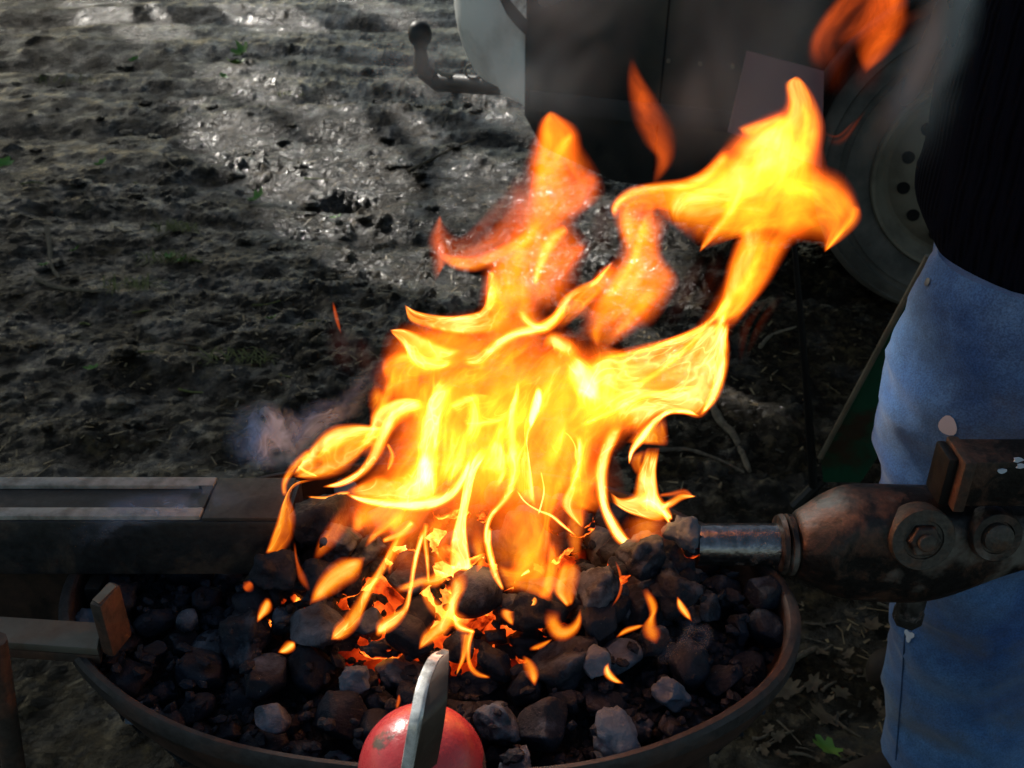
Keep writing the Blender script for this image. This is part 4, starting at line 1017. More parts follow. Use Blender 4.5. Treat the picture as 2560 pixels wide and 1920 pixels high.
# grassy streaks
def tuft(px, py, n, s, label):
    r = random.Random(px); vs = []; fs = []
    for k in range(n):
        c = ong(px + r.uniform(-70, 70) * s, py + r.uniform(-8, 8) * s); a = r.uniform(0, 6.28); l = r.uniform(.03, .08); h = r.uniform(.005, .03)
        d = Vector((math.cos(a), math.sin(a), 0)); sd2 = Vector((-d.y, d.x, 0)) * .0018; m = len(vs)
        vs += [c - sd2, c + sd2, c + d * l * .5 + sd2 * .8 + Vector((0, 0, h)), c + d * l * .5 - sd2 * .8 + Vector((0, 0, h)), c + d * l + Vector((0, 0, h * .6))]
        fs += [(m, m + 1, m + 2, m + 3), (m + 3, m + 2, m + 4)]
    tag(obj('grass_tuft', vs, fs, M['grass'], None), label, 'grass tuft', 'tufts of trampled grass')
tuft(170, 205, 90, 1.2, 'trampled yellowish grass streak in the far left mud'); tuft(445, 575, 70, .8, 'trampled grass under the straw-coloured stem'); tuft(740, 240, 40, .6, 'small grass streak near the far rut')
tuft(420, 650, 60, .8, 'trampled grass around the dull green weeds'); tuft(330, 720, 60, 1.0, 'grass streak right of the long pale twig'); tuft(600, 900, 60, 1.1, 'grass streak in the dark mud left of the flames')
vs = []; fs = []; rq = random.Random(21)
for k in range(9000):
    u = rq.random(); y = 1.1 + 6 * u ** 1.8; x = rq.uniform(-.62, .60) * y * 1.05
    if pn(np.array([x * 1.4]), np.array([y * 1.4]), 90)[0] < rq.uniform(-.5, .35): continue
    c = Vector((x, y, gz(x, y) + .002)); a = rq.uniform(0, 6.28); l = rq.uniform(.006, .030) * (1 if rq.random() < .8 else 1.8); wd_ = rq.uniform(.0008, .003); d = Vector((math.cos(a), math.sin(a), rq.uniform(-.2, .35))); s2 = Vector((-d.y, d.x, rq.uniform(-.3, .3))) * wd_; m = len(vs)
    vs += [c - s2, c + s2, c + d * l + s2 * .6, c + d * l - s2 * .6]; fs.append((m, m + 1, m + 2, m + 3))
tag(obj('ground_litter', vs, fs, M['litter'], None, False), 'fine crumbs of straw bark and leaf trodden into the mud', 'litter', None, 'stuff')
# mud clods
def clod(px, py, s, label):
    p = ong(px, py); bm = bmesh.new(); bmesh.ops.create_icosphere(bm, subdivisions=3, radius=1)
    for v in bm.verts:
        q = v.co.copy(); v.co = q * (1 + .45 * mnoise.noise(q * 1.8 + Vector((px, py, 0)))+ .2 * mnoise.noise(q * 5 + Vector((px, py, 3))))
        v.co = Vector((v.co.x * s * 1.3, v.co.y * s, v.co.z * s * .55))
    me = bpy.data.meshes.new('mud_clod'); bm.to_mesh(me); bm.free(); me.materials.append(M['mud'])
    for f in me.polygons: f.use_smooth = True
    o = bpy.data.objects.new('mud_clod', me); C.objects.link(o); o.location = p + Vector((0, 0, s * .15)); tag(o, label, 'mud clod', 'clods of mud')
rc = random.Random(9)
for k in range(90):
    px, py = rc.uniform(0, 1350), rc.choice([rc.uniform(120, 560), rc.uniform(300, 1100)])
    if px > 900 and py > 600: continue
    clod(px, py, rc.uniform(.008, .028), 'small clod of dark mud on the open ground')

# ------------------------------------------------------------------ flames
FR = dict(A=(600, 600, .5877), B=(1000, 150, .5425), C=(500, 900, .3255), D=(1150, 900, .3255), E=(600, 1350, .2893), F=(1200, 1350, .2893), M=(700, 1220, .4521), P=(1760, 0, .4822), Q=(900, 0, .7505))
def cv(fr, pts):
    ox, oy, s = FR[fr]; return [(ox + s * p[0], oy + s * p[1]) + tuple(p[2:]) for p in pts]
fcount = [0]
def sheet(L, Rr, g, Y, soft, ends, bulge, mat, name, parent, nu=22, nv=None, yend=None, wave=.010, uvs=1.0):
    """a thin curved flame surface between the curves L and Rr; g = glow at left edge, middle, right edge"""
    fcount[0] += 1; sd0 = fcount[0]
    ln = sum(math.dist(L[i][:2], L[i + 1][:2]) for i in range(len(L) - 1)) + sum(math.dist(Rr[i][:2], Rr[i + 1][:2]) for i in range(len(Rr) - 1))
    nv = nv or int(min(90, max(14, ln / 2 / 9)))
    L = catmull(L, nv); Rr = catmull(Rr, nv); gl, gm, gr = g; vs = []; glow = []; uv = []
    low = max(list(L) + list(Rr), key=lambda p: p[1])
    if low[1] > 1300:
        yb = atz(low[0], low[1], HC.z + .030).y
        Y = min(Y, yb)
    yend = Y if yend is None else min(yend, Y); vlen = 0
    f_s = 2.6 if mat.name != 'luminous_flame' else 1.9
    s0 = soft; soft = tuple(min(.48, q * f_s) for q in soft); ends = tuple(min(.45, q * 1.5) for q in ends)
    ex = (min(.5, soft[0]) - s0[0]) * .45, (min(.5, soft[1]) - s0[1]) * .45
    wpx = np.mean(np.hypot(*(L[:, :2] - Rr[:, :2]).T))
    for j in range(nv):
        v = j / (nv - 1)
        if j: vlen += math.dist(((L[j] + Rr[j]) / 2)[:2], ((L[j - 1] + Rr[j - 1]) / 2)[:2])
        for i in range(nu):
            u = i / (nu - 1); ue = -ex[0] + u * (1 + ex[0] + ex[1]); p = L[j] * (1 - ue) + Rr[j] * ue
            yy = Y + (yend - Y) * v - bulge * math.sin(math.pi * u) + wave * mnoise.noise(Vector((u * 2.1, v * 3 + sd0 * 7.3, sd0)))
            vs.append(at(p[0], p[1], yy))
            e = float(ss(0, soft[0], u) * ss(0, soft[1], 1 - u)) * float(ss(0, ends[0], v) * ss(0, ends[1], 1 - v))
            gg = gm + .8 * (gl - gm) * math.exp(-((u - soft[0]) / .17) ** 2) + .8 * (gr - gm) * math.exp(-((1 - u - soft[1]) / .17) ** 2)
            glow.append(e * gg); uv.append((u * max(.2, wpx / 210) * uvs + sd0 * 3.7, vlen / 190 * uvs + sd0 * 1.9))
    fs = [(j * nu + i, j * nu + i + 1, (j + 1) * nu + i + 1, (j + 1) * nu + i) for j in range(nv - 1) for i in range(nu - 1)]
    o = obj(name, vs, fs, mat, parent); me = o.data
    at_ = me.attributes.new('glow', 'FLOAT', 'POINT'); at_.data.foreach_set('value', glow)
    ul = me.uv_layers.new(name='flow'); li = np.zeros(len(me.loops), np.int32); me.loops.foreach_get('vertex_index', li)
    ul.data.foreach_set('uv', np.array(uv)[li].ravel())
    return o
def loft(fr, L, Rr, g, Y, soft=(.12, .12), ends=(.06, .06), bulge=.02, mat='flame', name='flame_tongue', parent=None, **kw):
    return sheet(cv(fr, L), cv(fr, Rr), g, Y, soft, ends, bulge, M[mat], name, parent, **kw)
def ribbon(fr, pts, g, Y, soft=(.30, .30), ends=(.05, .05), mat='flame', name='flame_tongue', parent=None, gedge=None, **kw):
    """pts: (x, y, width) along the spine, in the units of the frame"""
    s = FR[fr][2]; P = catmull([(a, b_, w_ * s) for a, b_, w_ in cv(fr, [(p[0], p[1]) for p in pts] and [(p[0], p[1], p[2]) for p in pts])], max(12, len(pts) * 5))
    T = np.gradient(P[:, :2], axis=0); T /= np.linalg.norm(T, axis=1)[:, None] + 1e-9; N = np.stack([T[:, 1], -T[:, 0]], 1)
    hw = np.maximum(P[:, 2:3] * 1.35, 3) / 2; L = P[:, :2] - N * hw; Rr = P[:, :2] + N * hw
    ge = gedge or (g, g, g)
    return sheet([tuple(x) for x in L], [tuple(x) for x in Rr], ge, Y, soft, ends, kw.pop('bulge', .004), M[mat], name, parent, nu=12, **kw)
fire = empty('fire', at(1250, 1400, .64), 'large yellow and orange fire blowing to the right over the heaped charcoal', 'fire')
YF = .665
def fl_(*a, **k): return loft(*a, parent=fire, **k)
def fr_(*a, **k): return ribbon(*a, parent=fire, **k)
# --- broad soft bodies
fl_('A', [(430, 1200), (520, 1040), (640, 900), (650, 700), (590, 580), (640, 450)], [(900, 1240), (940, 1000), (960, 800), (1000, 640), (1060, 520), (1120, 420)], (.55, .85, .6), .70, soft=(.22, .2), ends=(.15, .25), bulge=.04, mat='flame_soft')
fl_('A', [(900, 1250), (860, 1050), (860, 850), (900, 640), (1000, 470), (1120, 330)], [(1420, 1230), (1460, 1050), (1520, 880), (1600, 700), (1620, 560), (1560, 470)], (.7, 1.35, .9), .70, soft=(.2, .2), ends=(.18, .22), bulge=.05, mat='flame_soft')
fl_('A', [(1000, 900), (1060, 700), (1180, 520), (1300, 420), (1330, 330)], [(1640, 860), (1740, 740), (1760, 640), (1720, 520), (1560, 440)], (.6, 1.4, .7), .69, soft=(.3, .3), ends=(.25, .25), bulge=.05, mat='flame')
fl_('A', [(560, 1180), (640, 1010), (660, 850), (700, 720)], [(1560, 1180), (1560, 1000), (1500, 850), (1400, 720)], (.3, .75, .3), .72, soft=(.2, .2), ends=(.2, .2), bulge=.03, mat='flame')
# low orange gas between and behind the lumps
fl_('M', [(350, 200), (420, 120), (520, 40)], [(760, 330), (800, 180), (820, 40)], (.7, .85, .7), .66, soft=(.3, .3), ends=(.3, .1), mat='flame_soft')
fl_('M', [(640, 520), (560, 380), (600, 200), (700, 60)], [(1100, 560), (1080, 400), (1050, 200), (1020, 40)], (.35, .62, .35), .62, soft=(.3, .3), ends=(.3, .1), mat='flame_soft')
fl_('M', [(1100, 420), (1160, 250), (1150, 60)], [(1560, 620), (1560, 350), (1560, 60)], (.6, .60, .7), .62, soft=(.2, .3), ends=(.2, .15), mat='flame_soft')
fl_('A', [(640, 760), (600, 660), (598, 570), (625, 500), (650, 400), (720, 330)], [(900, 780), (940, 640), (980, 520), (1040, 430), (1100, 360), (1180, 260)], (.7, .8, .6), .675, soft=(.12, .3), ends=(.2, .25), bulge=.03, mat='flame_soft')
fl_('A', [(560, 1120), (600, 950), (680, 800), (720, 650), (800, 520)], [(1250, 1160), (1260, 980), (1280, 800), (1300, 620), (1340, 470)], (.5, .95, .7), .668, soft=(.2, .3), ends=(.2, .3), bulge=.03, mat='flame_soft')
fl_('A', [(1180, 900), (1240, 720), (1300, 560), (1340, 440)], [(1560, 860), (1640, 720), (1620, 580), (1540, 460)], (.7, 1.3, .7), .672, soft=(.3, .3), ends=(.3, .3), bulge=.03, mat='flame_soft')
fl_('A', [(1040, 1000), (1080, 800), (1180, 640), (1260, 500), (1380, 400)], [(1460, 1040), (1500, 860), (1620, 760), (1800, 640), (1960, 500)], (.5, .7, .5), .664, soft=(.25, .2), ends=(.25, .2), bulge=.03, mat='flame_soft')
fl_('A', [(480, 1290), (450, 1180), (470, 1090), (560, 1040)], [(720, 1290), (800, 1200), (880, 1120), (900, 1060)], (.45, .75, .6), .64, soft=(.25, .25), ends=(.25, .15), bulge=.02, mat='flame_soft')
fl_('A', [(820, 1300), (860, 1200), (900, 1090), (930, 980)], [(1060, 1330), (1050, 1220), (1090, 1100), (1120, 980)], (.4, .6, .5), .64, soft=(.25, .25), ends=(.25, .15), bulge=.02, mat='flame_soft')
fl_('A', [(640, 560), (720, 470), (780, 400), (900, 370)], [(900, 640), (960, 560), (1040, 480), (1130, 400)], (.6, .8, .6), .668, soft=(.15, .25), ends=(.2, .2), bulge=.02, mat='flame_soft')
fl_('A', [(1020, 500), (1040, 380), (1060, 260), (1050, 140)], [(1330, 460), (1300, 350), (1250, 240), (1230, 120)], (.7, .9, .6), .668, soft=(.12, .25), ends=(.25, .2), bulge=.02, mat='flame_soft')
fl_('A', [(1500, 1160), (1400, 1130), (1372, 1090), (1400, 1000), (1440, 900)], [(1560, 1160), (1540, 1060), (1540, 960), (1560, 860)], (.8, .6, .4), .65, soft=(.15, .25), ends=(.15, .2), bulge=.01, mat='flame_soft')
for (L_, R__, g_, Y_, so_f) in (
  ([(520, 1180), (600, 1060), (700, 900), (720, 740), (760, 600)], [(900, 1180), (960, 1000), (1000, 840), (1040, 680), (1100, 540)], (.6, 1.0, .7), .66, .25),
  ([(860, 1160), (900, 960), (960, 780), (1020, 600), (1120, 460)], [(1240, 1160), (1260, 960), (1300, 780), (1400, 620), (1480, 480)], (.7, 1.1, .7), .662, .25),
  ([(1200, 1080), (1240, 900), (1280, 760), (1380, 620), (1500, 520)], [(1560, 960), (1640, 840), (1740, 760), (1880, 680), (1980, 560)], (.7, 1.0, .8), .664, .25),
  ([(760, 820), (800, 680), (840, 560), (940, 420), (1040, 300)], [(1160, 760), (1240, 600), (1300, 480), (1340, 380), (1360, 280)], (.6, .9, .6), .67, .25),
  ([(1000, 420), (1030, 280), (1050, 140), (1080, 0)], [(1260, 400), (1260, 260), (1240, 120), (1240, -40)], (.6, .8, .5), .675, .25),
  ([(1380, 480), (1440, 360), (1520, 200), (1560, 60)], [(1560, 440), (1660, 300), (1700, 160), (1700, 40)], (.25, .35, .2), .68, .4),
  ([(1060, 1300), (1050, 1180), (1080, 1060), (1100, 960)], [(1400, 1260), (1400, 1140), (1420, 1020), (1440, 920)], (.35, .55, .4), .645, .25),
  ([(560, 560), (620, 480), (700, 400), (820, 300)], [(860, 640), (900, 540), (960, 460), (1060, 380)], (.3, .5, .3), .672, .3),
  ([(1880, 420), (1960, 340), (2020, 240), (2060, 140)], [(2060, 460), (2110, 330), (2180, 200), (2230, 80)], (.3, .5, .3), .68, .3)):
    fl_('A', L_, R__, g_, Y_, soft=(so_f, so_f), ends=(.22, .25), bulge=.03, mat='flame_soft')
rf = random.Random(3)
for k in range(34):   # small inner tongues, rising and leaning to the right
    u_ = rf.random(); x_ = 560 + 950 * u_; y_ = rf.uniform(760, 1120); ln_ = rf.uniform(150, 330); lean = rf.uniform(.05, .35) + .35 * u_ * rf.random(); w_ = rf.uniform(18, 70); bend = rf.uniform(-40, 40)
    fr_('A', [(x_, y_, w_ * .3), (x_ + ln_ * lean * .3 + bend, y_ - ln_ * .35, w_), (x_ + ln_ * lean * .7 + bend * .4, y_ - ln_ * .7, w_ * .8), (x_ + ln_ * lean, y_ - ln_, w_ * .2)], rf.uniform(.45, 1.1), rf.uniform(.64, .68), ends=(.2, .25))
# --- left S tongue and its leaf
fl_('A', [(108, 1334), (145, 1230), (180, 1120), (225, 1040), (300, 1015)], [(175, 1338), (222, 1270), (236, 1170), (212, 1085), (250, 1040), (330, 1022)], (1.0, .62, .35), .65, soft=(.10, .3), ends=(.03, .1), bulge=.01)
fr_('A', [(190, 1090, 16), (190, 1030, 22), (235, 960, 30), (300, 900, 30)], .8, .65)
fl_('A', [(225, 1000), (300, 880), (380, 802), (470, 783), (560, 788), (640, 800)], [(230, 1010), (330, 1018), (430, 992), (500, 935), (560, 865), (620, 810)], (1.5, .55, 1.0), .655, soft=(.09, .12), ends=(.06, .08), bulge=.02)
fl_('A', [(310, 940), (370, 860), (440, 815), (530, 805), (600, 800)], [(310, 945), (390, 945), (470, 920), (540, 870), (590, 815)], (1.1, .7, .4), .65, soft=(.1, .2), ends=(.1, .08), bulge=.01)
fr_('A', [(245, 960, 8), (280, 985, 12), (330, 1005, 6)], 1.6, .648)
# --- sweeps into the white-hot core
fr_('A', [(352, 1050, 5), (430, 1035, 22), (520, 985, 30), (580, 900, 40), (620, 800, 55), (690, 720, 60), (790, 690, 40)], 1.7, .65)
fr_('A', [(290, 1092, 5), (370, 1098, 14), (430, 1080, 16), (470, 1075, 10)], 1.0, .65)
fl_('A', [(440, 1070), (520, 1030), (590, 1000), (640, 1010), (700, 990), (750, 920), (780, 800)], [(470, 1090), (560, 1130), (660, 1145), (760, 1135), (830, 1080), (850, 960), (860, 840)], (1.2, 1.5, .8), .648, soft=(.15, .15), ends=(.1, .15), bulge=.02)
fr_('A', [(450, 1080, 8), (540, 1110, 24), (660, 1125, 34), (780, 1125, 46), (880, 1090, 44), (945, 1015, 30), (985, 920, 14)], 2.1, .642)
fl_('A', [(700, 1150), (720, 1060), (745, 980), (765, 880), (775, 780), (795, 680), (840, 590), (860, 560)], [(850, 1130), (845, 1050), (835, 960), (850, 860), (860, 780), (880, 700), (910, 640), (960, 600)], (1.7, 1.6, 1.4), .645, soft=(.12, .15), ends=(.10, .12), bulge=.02)
fr_('A', [(800, 1090, 60), (790, 1010, 70), (790, 930, 60), (800, 860, 30)], 2.2, .64, ends=(.25, .3))
fr_('C', [(1440, 850, 10), (1470, 780, 40), (1475, 720, 30), (1440, 640, 20)], .8, .645)
# left shoulder
fl_('A', [(470, 900), (545, 800), (560, 740), (610, 690), (700, 668), (800, 690)], [(600, 960), (620, 860), (660, 800), (720, 760), (790, 720), (860, 700)], (1.3, 1.0, .6), .66, soft=(.12, .2), ends=(.15, .15))
fl_('A', [(600, 575), (608, 512), (660, 476), (730, 480), (800, 500)], [(660, 660), (700, 620), (770, 590), (850, 560), (950, 520)], (.9, .55, .8), .665, soft=(.12, .15), ends=(.1, .15))
fl_('A', [(640, 390), (690, 450), (740, 545), (830, 560), (900, 540)], [(637, 382), (700, 378), (790, 410), (880, 450), (960, 465)], (1.5, .85, 1.3), .66, soft=(.12, .10), ends=(.04, .1))
fl_('A', [(700, 276), (760, 305), (870, 322), (960, 316), (1030, 292), (1055, 205), (1062, 130)], [(702, 282), (722, 345), (800, 375), (900, 400), (1010, 405), (1090, 385), (1190, 300)], (1.8, .9, 1.2), .66, soft=(.08, .14), ends=(.03, .12))
fr_('A', [(940, 515, 30), (1020, 505, 50), (1085, 455, 46), (1170, 400, 40), (1270, 375, 40), (1340, 335, 40), (1380, 270, 20)], 1.6, .65)
fl_('A', [(830, 620), (900, 560), (1000, 520), (1080, 470), (1150, 410)], [(960, 700), (1040, 620), (1120, 560), (1210, 480), (1300, 400)], (.6, .9, .5), .66, soft=(.2, .2), ends=(.2, .2))
fl_('A', [(880, 700), (940, 660), (1000, 650), (1060, 655)], [(975, 810), (1050, 800), (1130, 780), (1200, 700)], (1.2, .5, 1.3), .655, soft=(.08, .10), ends=(.06, .2))
# orange tube below the leaf
fl_('A', [(830, 1060), (850, 960), (880, 860), (880, 760)], [(900, 1060), (960, 960), (975, 860), (960, 780)], (1.0, .8, .8), .66, soft=(.15, .15), ends=(.2, .2))
# --- centre verticals
fl_('A', [(890, 1405), (898, 1270), (930, 1150), (950, 1040), (985, 940), (1040, 850)], [(992, 1414), (972, 1300), (965, 1200), (985, 1080), (1010, 980), (1080, 870)], (1.6, 1.7, 1.5), .628, soft=(.10, .08), ends=(.02, .12), bulge=.01)
fr_('D', [(285, 1660, 20), (235, 1500, 44), (200, 1340, 38), (235, 1200, 36), (310, 1110, 44), (385, 1000, 60), (420, 850, 70), (400, 650, 80), (395, 450, 70), (430, 280, 50), (455, 120, 10)], 1.6, .635)
fr_('A', [(1120, 1490, 10), (1085, 1420, 26), (1060, 1320, 22), (1060, 1220, 18)], 1.6, .628)
fl_('D', [(190, 1000), (180, 860), (210, 700), (250, 600), (300, 580)], [(290, 1010), (360, 880), (362, 760), (330, 660), (300, 600)], (1.0, 1.0, 1.3), .645, soft=(.2, .10), ends=(.15, .15))
fl_('D', [(430, 1030), (440, 850), (490, 650), (495, 480), (560, 330)], [(590, 1150), (565, 950), (535, 760), (520, 600), (600, 420)], (.9, .7, 1.7), .65, soft=(.12, .09), ends=(.06, .15))
fr_('D', [(530, 560, 10), (555, 450, 50), (590, 340, 70), (600, 240, 50), (590, 180, 16)], 3.4, .64, ends=(.2, .2))
fr_('A', [(1390, 480, 30), (1430, 540, 90), (1470, 610, 100), (1520, 680, 60), (1530, 720, 20)], 2.2, .645, ends=(.25, .25))
fr_('A', [(1290, 470, 20), (1330, 430, 60), (1400, 470, 60), (1440, 520, 40)], 1.4, .655, ends=(.25, .25))
fr_('D', [(435, 1000, 12), (500, 1090, 12), (600, 1155, 16), (700, 1195, 22), (790, 1270, 22), (892, 1352, 4)], 1.7, .63)
fr_('D', [(600, 1190, 12), (630, 1090, 16), (645, 990, 14), (620, 850, 12)], 1.5, .64)
fl_('D', [(560, 1560), (590, 1400), (640, 1260), (630, 1100), (640, 900), (630, 520)], [(680, 1560), (700, 1400), (690, 1250), (760, 1080), (860, 860), (940, 520)], (.6, .9, .5), .66, soft=(.14, .25), ends=(.1, .15), mat='flame_soft')
fl_('D', [(935, 1285), (800, 1160), (778, 1070), (840, 950), (885, 820), (890, 640), (830, 540)], [(950, 1290), (960, 1180), (1000, 1040), (1010, 850), (1020, 640), (1060, 520)], (1.7, .6, .6), .65, soft=(.10, .2), ends=(.03, .12))
fr_('D', [(905, 795, 8), (895, 740, 38), (885, 660, 16), (845, 590, 10), (800, 550, 6)], 1.1, .645)
fr_('D', [(1315, 1415, 34), (1240, 1370, 70), (1170, 1260, 70), (1115, 1140, 60), (1090, 1000, 70), (1085, 850, 80), (1120, 700, 80), (1180, 560, 90), (1250, 430, 60)], 1.9, .635, ends=(.02, .15))
fl_('D', [(1150, 1015), (1230, 1060), (1330, 1030), (1360, 900), (1400, 780), (1430, 670)], [(1175, 1105), (1330, 1190), (1560, 1230), (1530, 1050), (1508, 860), (1535, 670)], (1.4, 1.5, 1.3), .635, soft=(.12, .10), ends=(.06, .10), bulge=.015)
fr_('D', [(1350, 1120, 90), (1440, 1080, 130), (1510, 1120, 100), (1590, 1190, 60), (1630, 1225, 10)], 2.0, .63, ends=(.2, .04))
fr_('D', [(1540, 1140, 50), (1620, 1100, 46), (1700, 1052, 40), (1810, 1047, 4)], 1.4, .635)
fr_('D', [(1530, 1040, 20), (1620, 1030, 30), (1720, 1015, 40), (1790, 1045, 10)], .55, .64, mat='flame_red')
fr_('D', [(1610, 1255, 14), (1585, 1200, 36), (1560, 1150, 40)], 1.5, .63)
fl_('D', [(1250, 1400), (1260, 1300), (1290, 1180)], [(1540, 1420), (1580, 1320), (1600, 1200)], (.55, .45, .45), .645, soft=(.2, .2), ends=(.15, .2), mat='flame_soft')
fl_('D', [(1360, 900), (1310, 800), (1300, 720)], [(1420, 880), (1400, 780), (1440, 680)], (.5, .45, .6), .65, soft=(.2, .2), ends=(.2, .2))
fr_('D', [(1298, 800, 8), (1320, 700, 34), (1390, 600, 60), (1490, 480, 46), (1600, 400, 36), (1740, 395, 34), (1838, 432, 5)], 2.4, .64)
fl_('D', [(1280, 640), (1340, 560), (1400, 480)], [(1590, 665), (1590, 560), (1580, 420)], (1.0, .9, .4), .65, soft=(.2, .12), ends=(.1, .3))
# --- right wing
fl_('A', [(1440, 760), (1420, 620), (1500, 505), (1640, 465), (1800, 425), (1920, 385), (2005, 345)], [(1680, 850), (1780, 750), (1870, 738), (1955, 748), (2020, 660), (2060, 520), (2085, 340)], (1.5, 1.15, 1.7), .66, soft=(.07, .07), ends=(.12, .05), bulge=.03)
fr_('A', [(1960, 745, 8), (2010, 670, 36), (2045, 560, 40), (2050, 450, 46), (2040, 370, 40), (2070, 300, 30)], 1.5, .65)
fr_('A', [(1450, 790, 20), (1560, 740, 24), (1700, 670, 26), (1840, 640, 20), (1960, 620, 10)], 1.2, .65)
fr_('A', [(1480, 740, 20), (1620, 660, 26), (1780, 560, 30), (1900, 460, 30), (1990, 370, 20)], .9, .655)
fr_('A', [(1540, 500, 10), (1680, 478, 22), (1850, 425, 26), (1990, 355, 24), (2080, 240, 20)], 1.1, .65)
# --- stem and upper mass
fl_('B', [(1420, 1225), (1478, 1100), (1512, 950), (1560, 820), (1560, 700), (1500, 560)], [(1512, 1205), (1600, 1140), (1700, 1010), (1760, 880), (1860, 800), (1930, 690)], (1.2, .95, .7), .675, soft=(.10, .14), ends=(.05, .25), bulge=.02, mat='flame_soft')
fr_('B', [(1450, 1215, 50), (1530, 1100, 60), (1610, 1000, 60), (1660, 880, 60), (1700, 760, 40)], .8, .67, mat='flame_soft', ends=(.1, .3))
fl_('B', [(1240, 760), (1190, 680), (1240, 585), (1390, 542), (1490, 440), (1590, 345), (1700, 280), (1785, 225)], [(1395, 880), (1470, 800), (1560, 800), (1700, 790), (1850, 800), (1920, 620), (1930, 480), (1950, 330)], (1.3, .95, .75), .685, soft=(.09, .12), ends=(.12, .12), bulge=.03, mat='flame_soft')
fl_('B', [(1540, 600), (1580, 460), (1660, 350), (1760, 270), (1785, 200), (1778, 110), (1825, 72)], [(1780, 640), (1880, 520), (1935, 400), (1950, 300), (1925, 210), (1885, 130), (1845, 80)], (1.1, .9, .9), .68, soft=(.10, .10), ends=(.15, .03), bulge=.02, mat='flame_soft')
fl_('B', [(1550, 312), (1620, 285), (1700, 262), (1790, 222)], [(1580, 345), (1640, 360), (1740, 330), (1840, 300)], (1.0, .8, .6), .682, soft=(.15, .2), ends=(.08, .2), mat='flame_soft')
fl_('B', [(1640, 640), (1780, 520), (1900, 505), (2020, 565), (2095, 640), (2115, 705), (2060, 780), (1960, 885)], [(1660, 820), (1760, 800), (1840, 790), (1900, 770), (1950, 760), (1960, 780), (1955, 830), (1955, 888)], (.95, .65, .55), .68, soft=(.08, .15), ends=(.2, .03), bulge=.02, mat='flame_soft')
fr_('B', [(990, 730, 16), (995, 675, 34), (1060, 615, 40), (1180, 592, 44), (1320, 575, 50), (1420, 525, 50), (1520, 420, 50)], 1.3, .675, mat='flame_soft')
fr_('B', [(1380, 885, 5), (1430, 810, 40), (1510, 720, 60), (1570, 600, 50), (1560, 500, 40)], 1.0, .675, mat='flame_soft')
fr_('B', [(1460, 690, 20), (1560, 640, 50), (1700, 560, 50), (1830, 430, 40), (1870, 300, 40), (1850, 180, 30)], .9, .675, mat='flame_soft')
fr_('B', [(1300, 700, 40), (1330, 640, 60), (1420, 600, 50), (1500, 540, 40)], .9, .678, mat='flame_soft', ends=(.2, .2))
fr_('B', [(1700, 560, 60), (1820, 590, 80), (1930, 620, 60), (2010, 650, 30)], .8, .675, mat='flame_soft', ends=(.3, .3))
fr_('B', [(1960, 880, 6), (2020, 810, 40), (2090, 730, 50), (2100, 670, 30)], .7, .675, mat='flame_soft')
# middle orange sheet
fl_('B', [(900, 1330), (860, 1240), (900, 1110), (970, 970), (1020, 860), (990, 740), (985, 660), (1060, 600)], [(940, 1345), (1080, 1240), (1190, 1110), (1260, 1010), (1200, 920), (1195, 830), (1230, 740), (1280, 640)], (.9, .65, .35), .685, soft=(.12, .18), ends=(.06, .15), bulge=.02, mat='flame_soft')
fr_('B', [(880, 1160, 30), (950, 1080, 60), (1050, 960, 70), (1110, 820, 60), (1150, 700, 50), (1200, 620, 30)], .75, .68, mat='flame_soft', ends=(.15, .2))
fr_('B', [(950, 1290, 20), (1060, 1200, 70), (1160, 1080, 70), (1220, 1010, 30)], .6, .68, mat='flame_soft', ends=(.15, .2))
fl_('A', [(1310, 350), (1400, 260), (1500, 170), (1560, 100)], [(1350, 400), (1450, 310), (1560, 200), (1600, 90)], (.9, .8, .6), .67, soft=(.15, .2), ends=(.2, .15))
fr_('A', [(1180, 290, 30), (1230, 350, 34), (1290, 375, 40), (1350, 330, 40), (1385, 260, 36), (1450, 210, 30), (1520, 170, 20), (1590, 90, 8)], 1.2, .66)
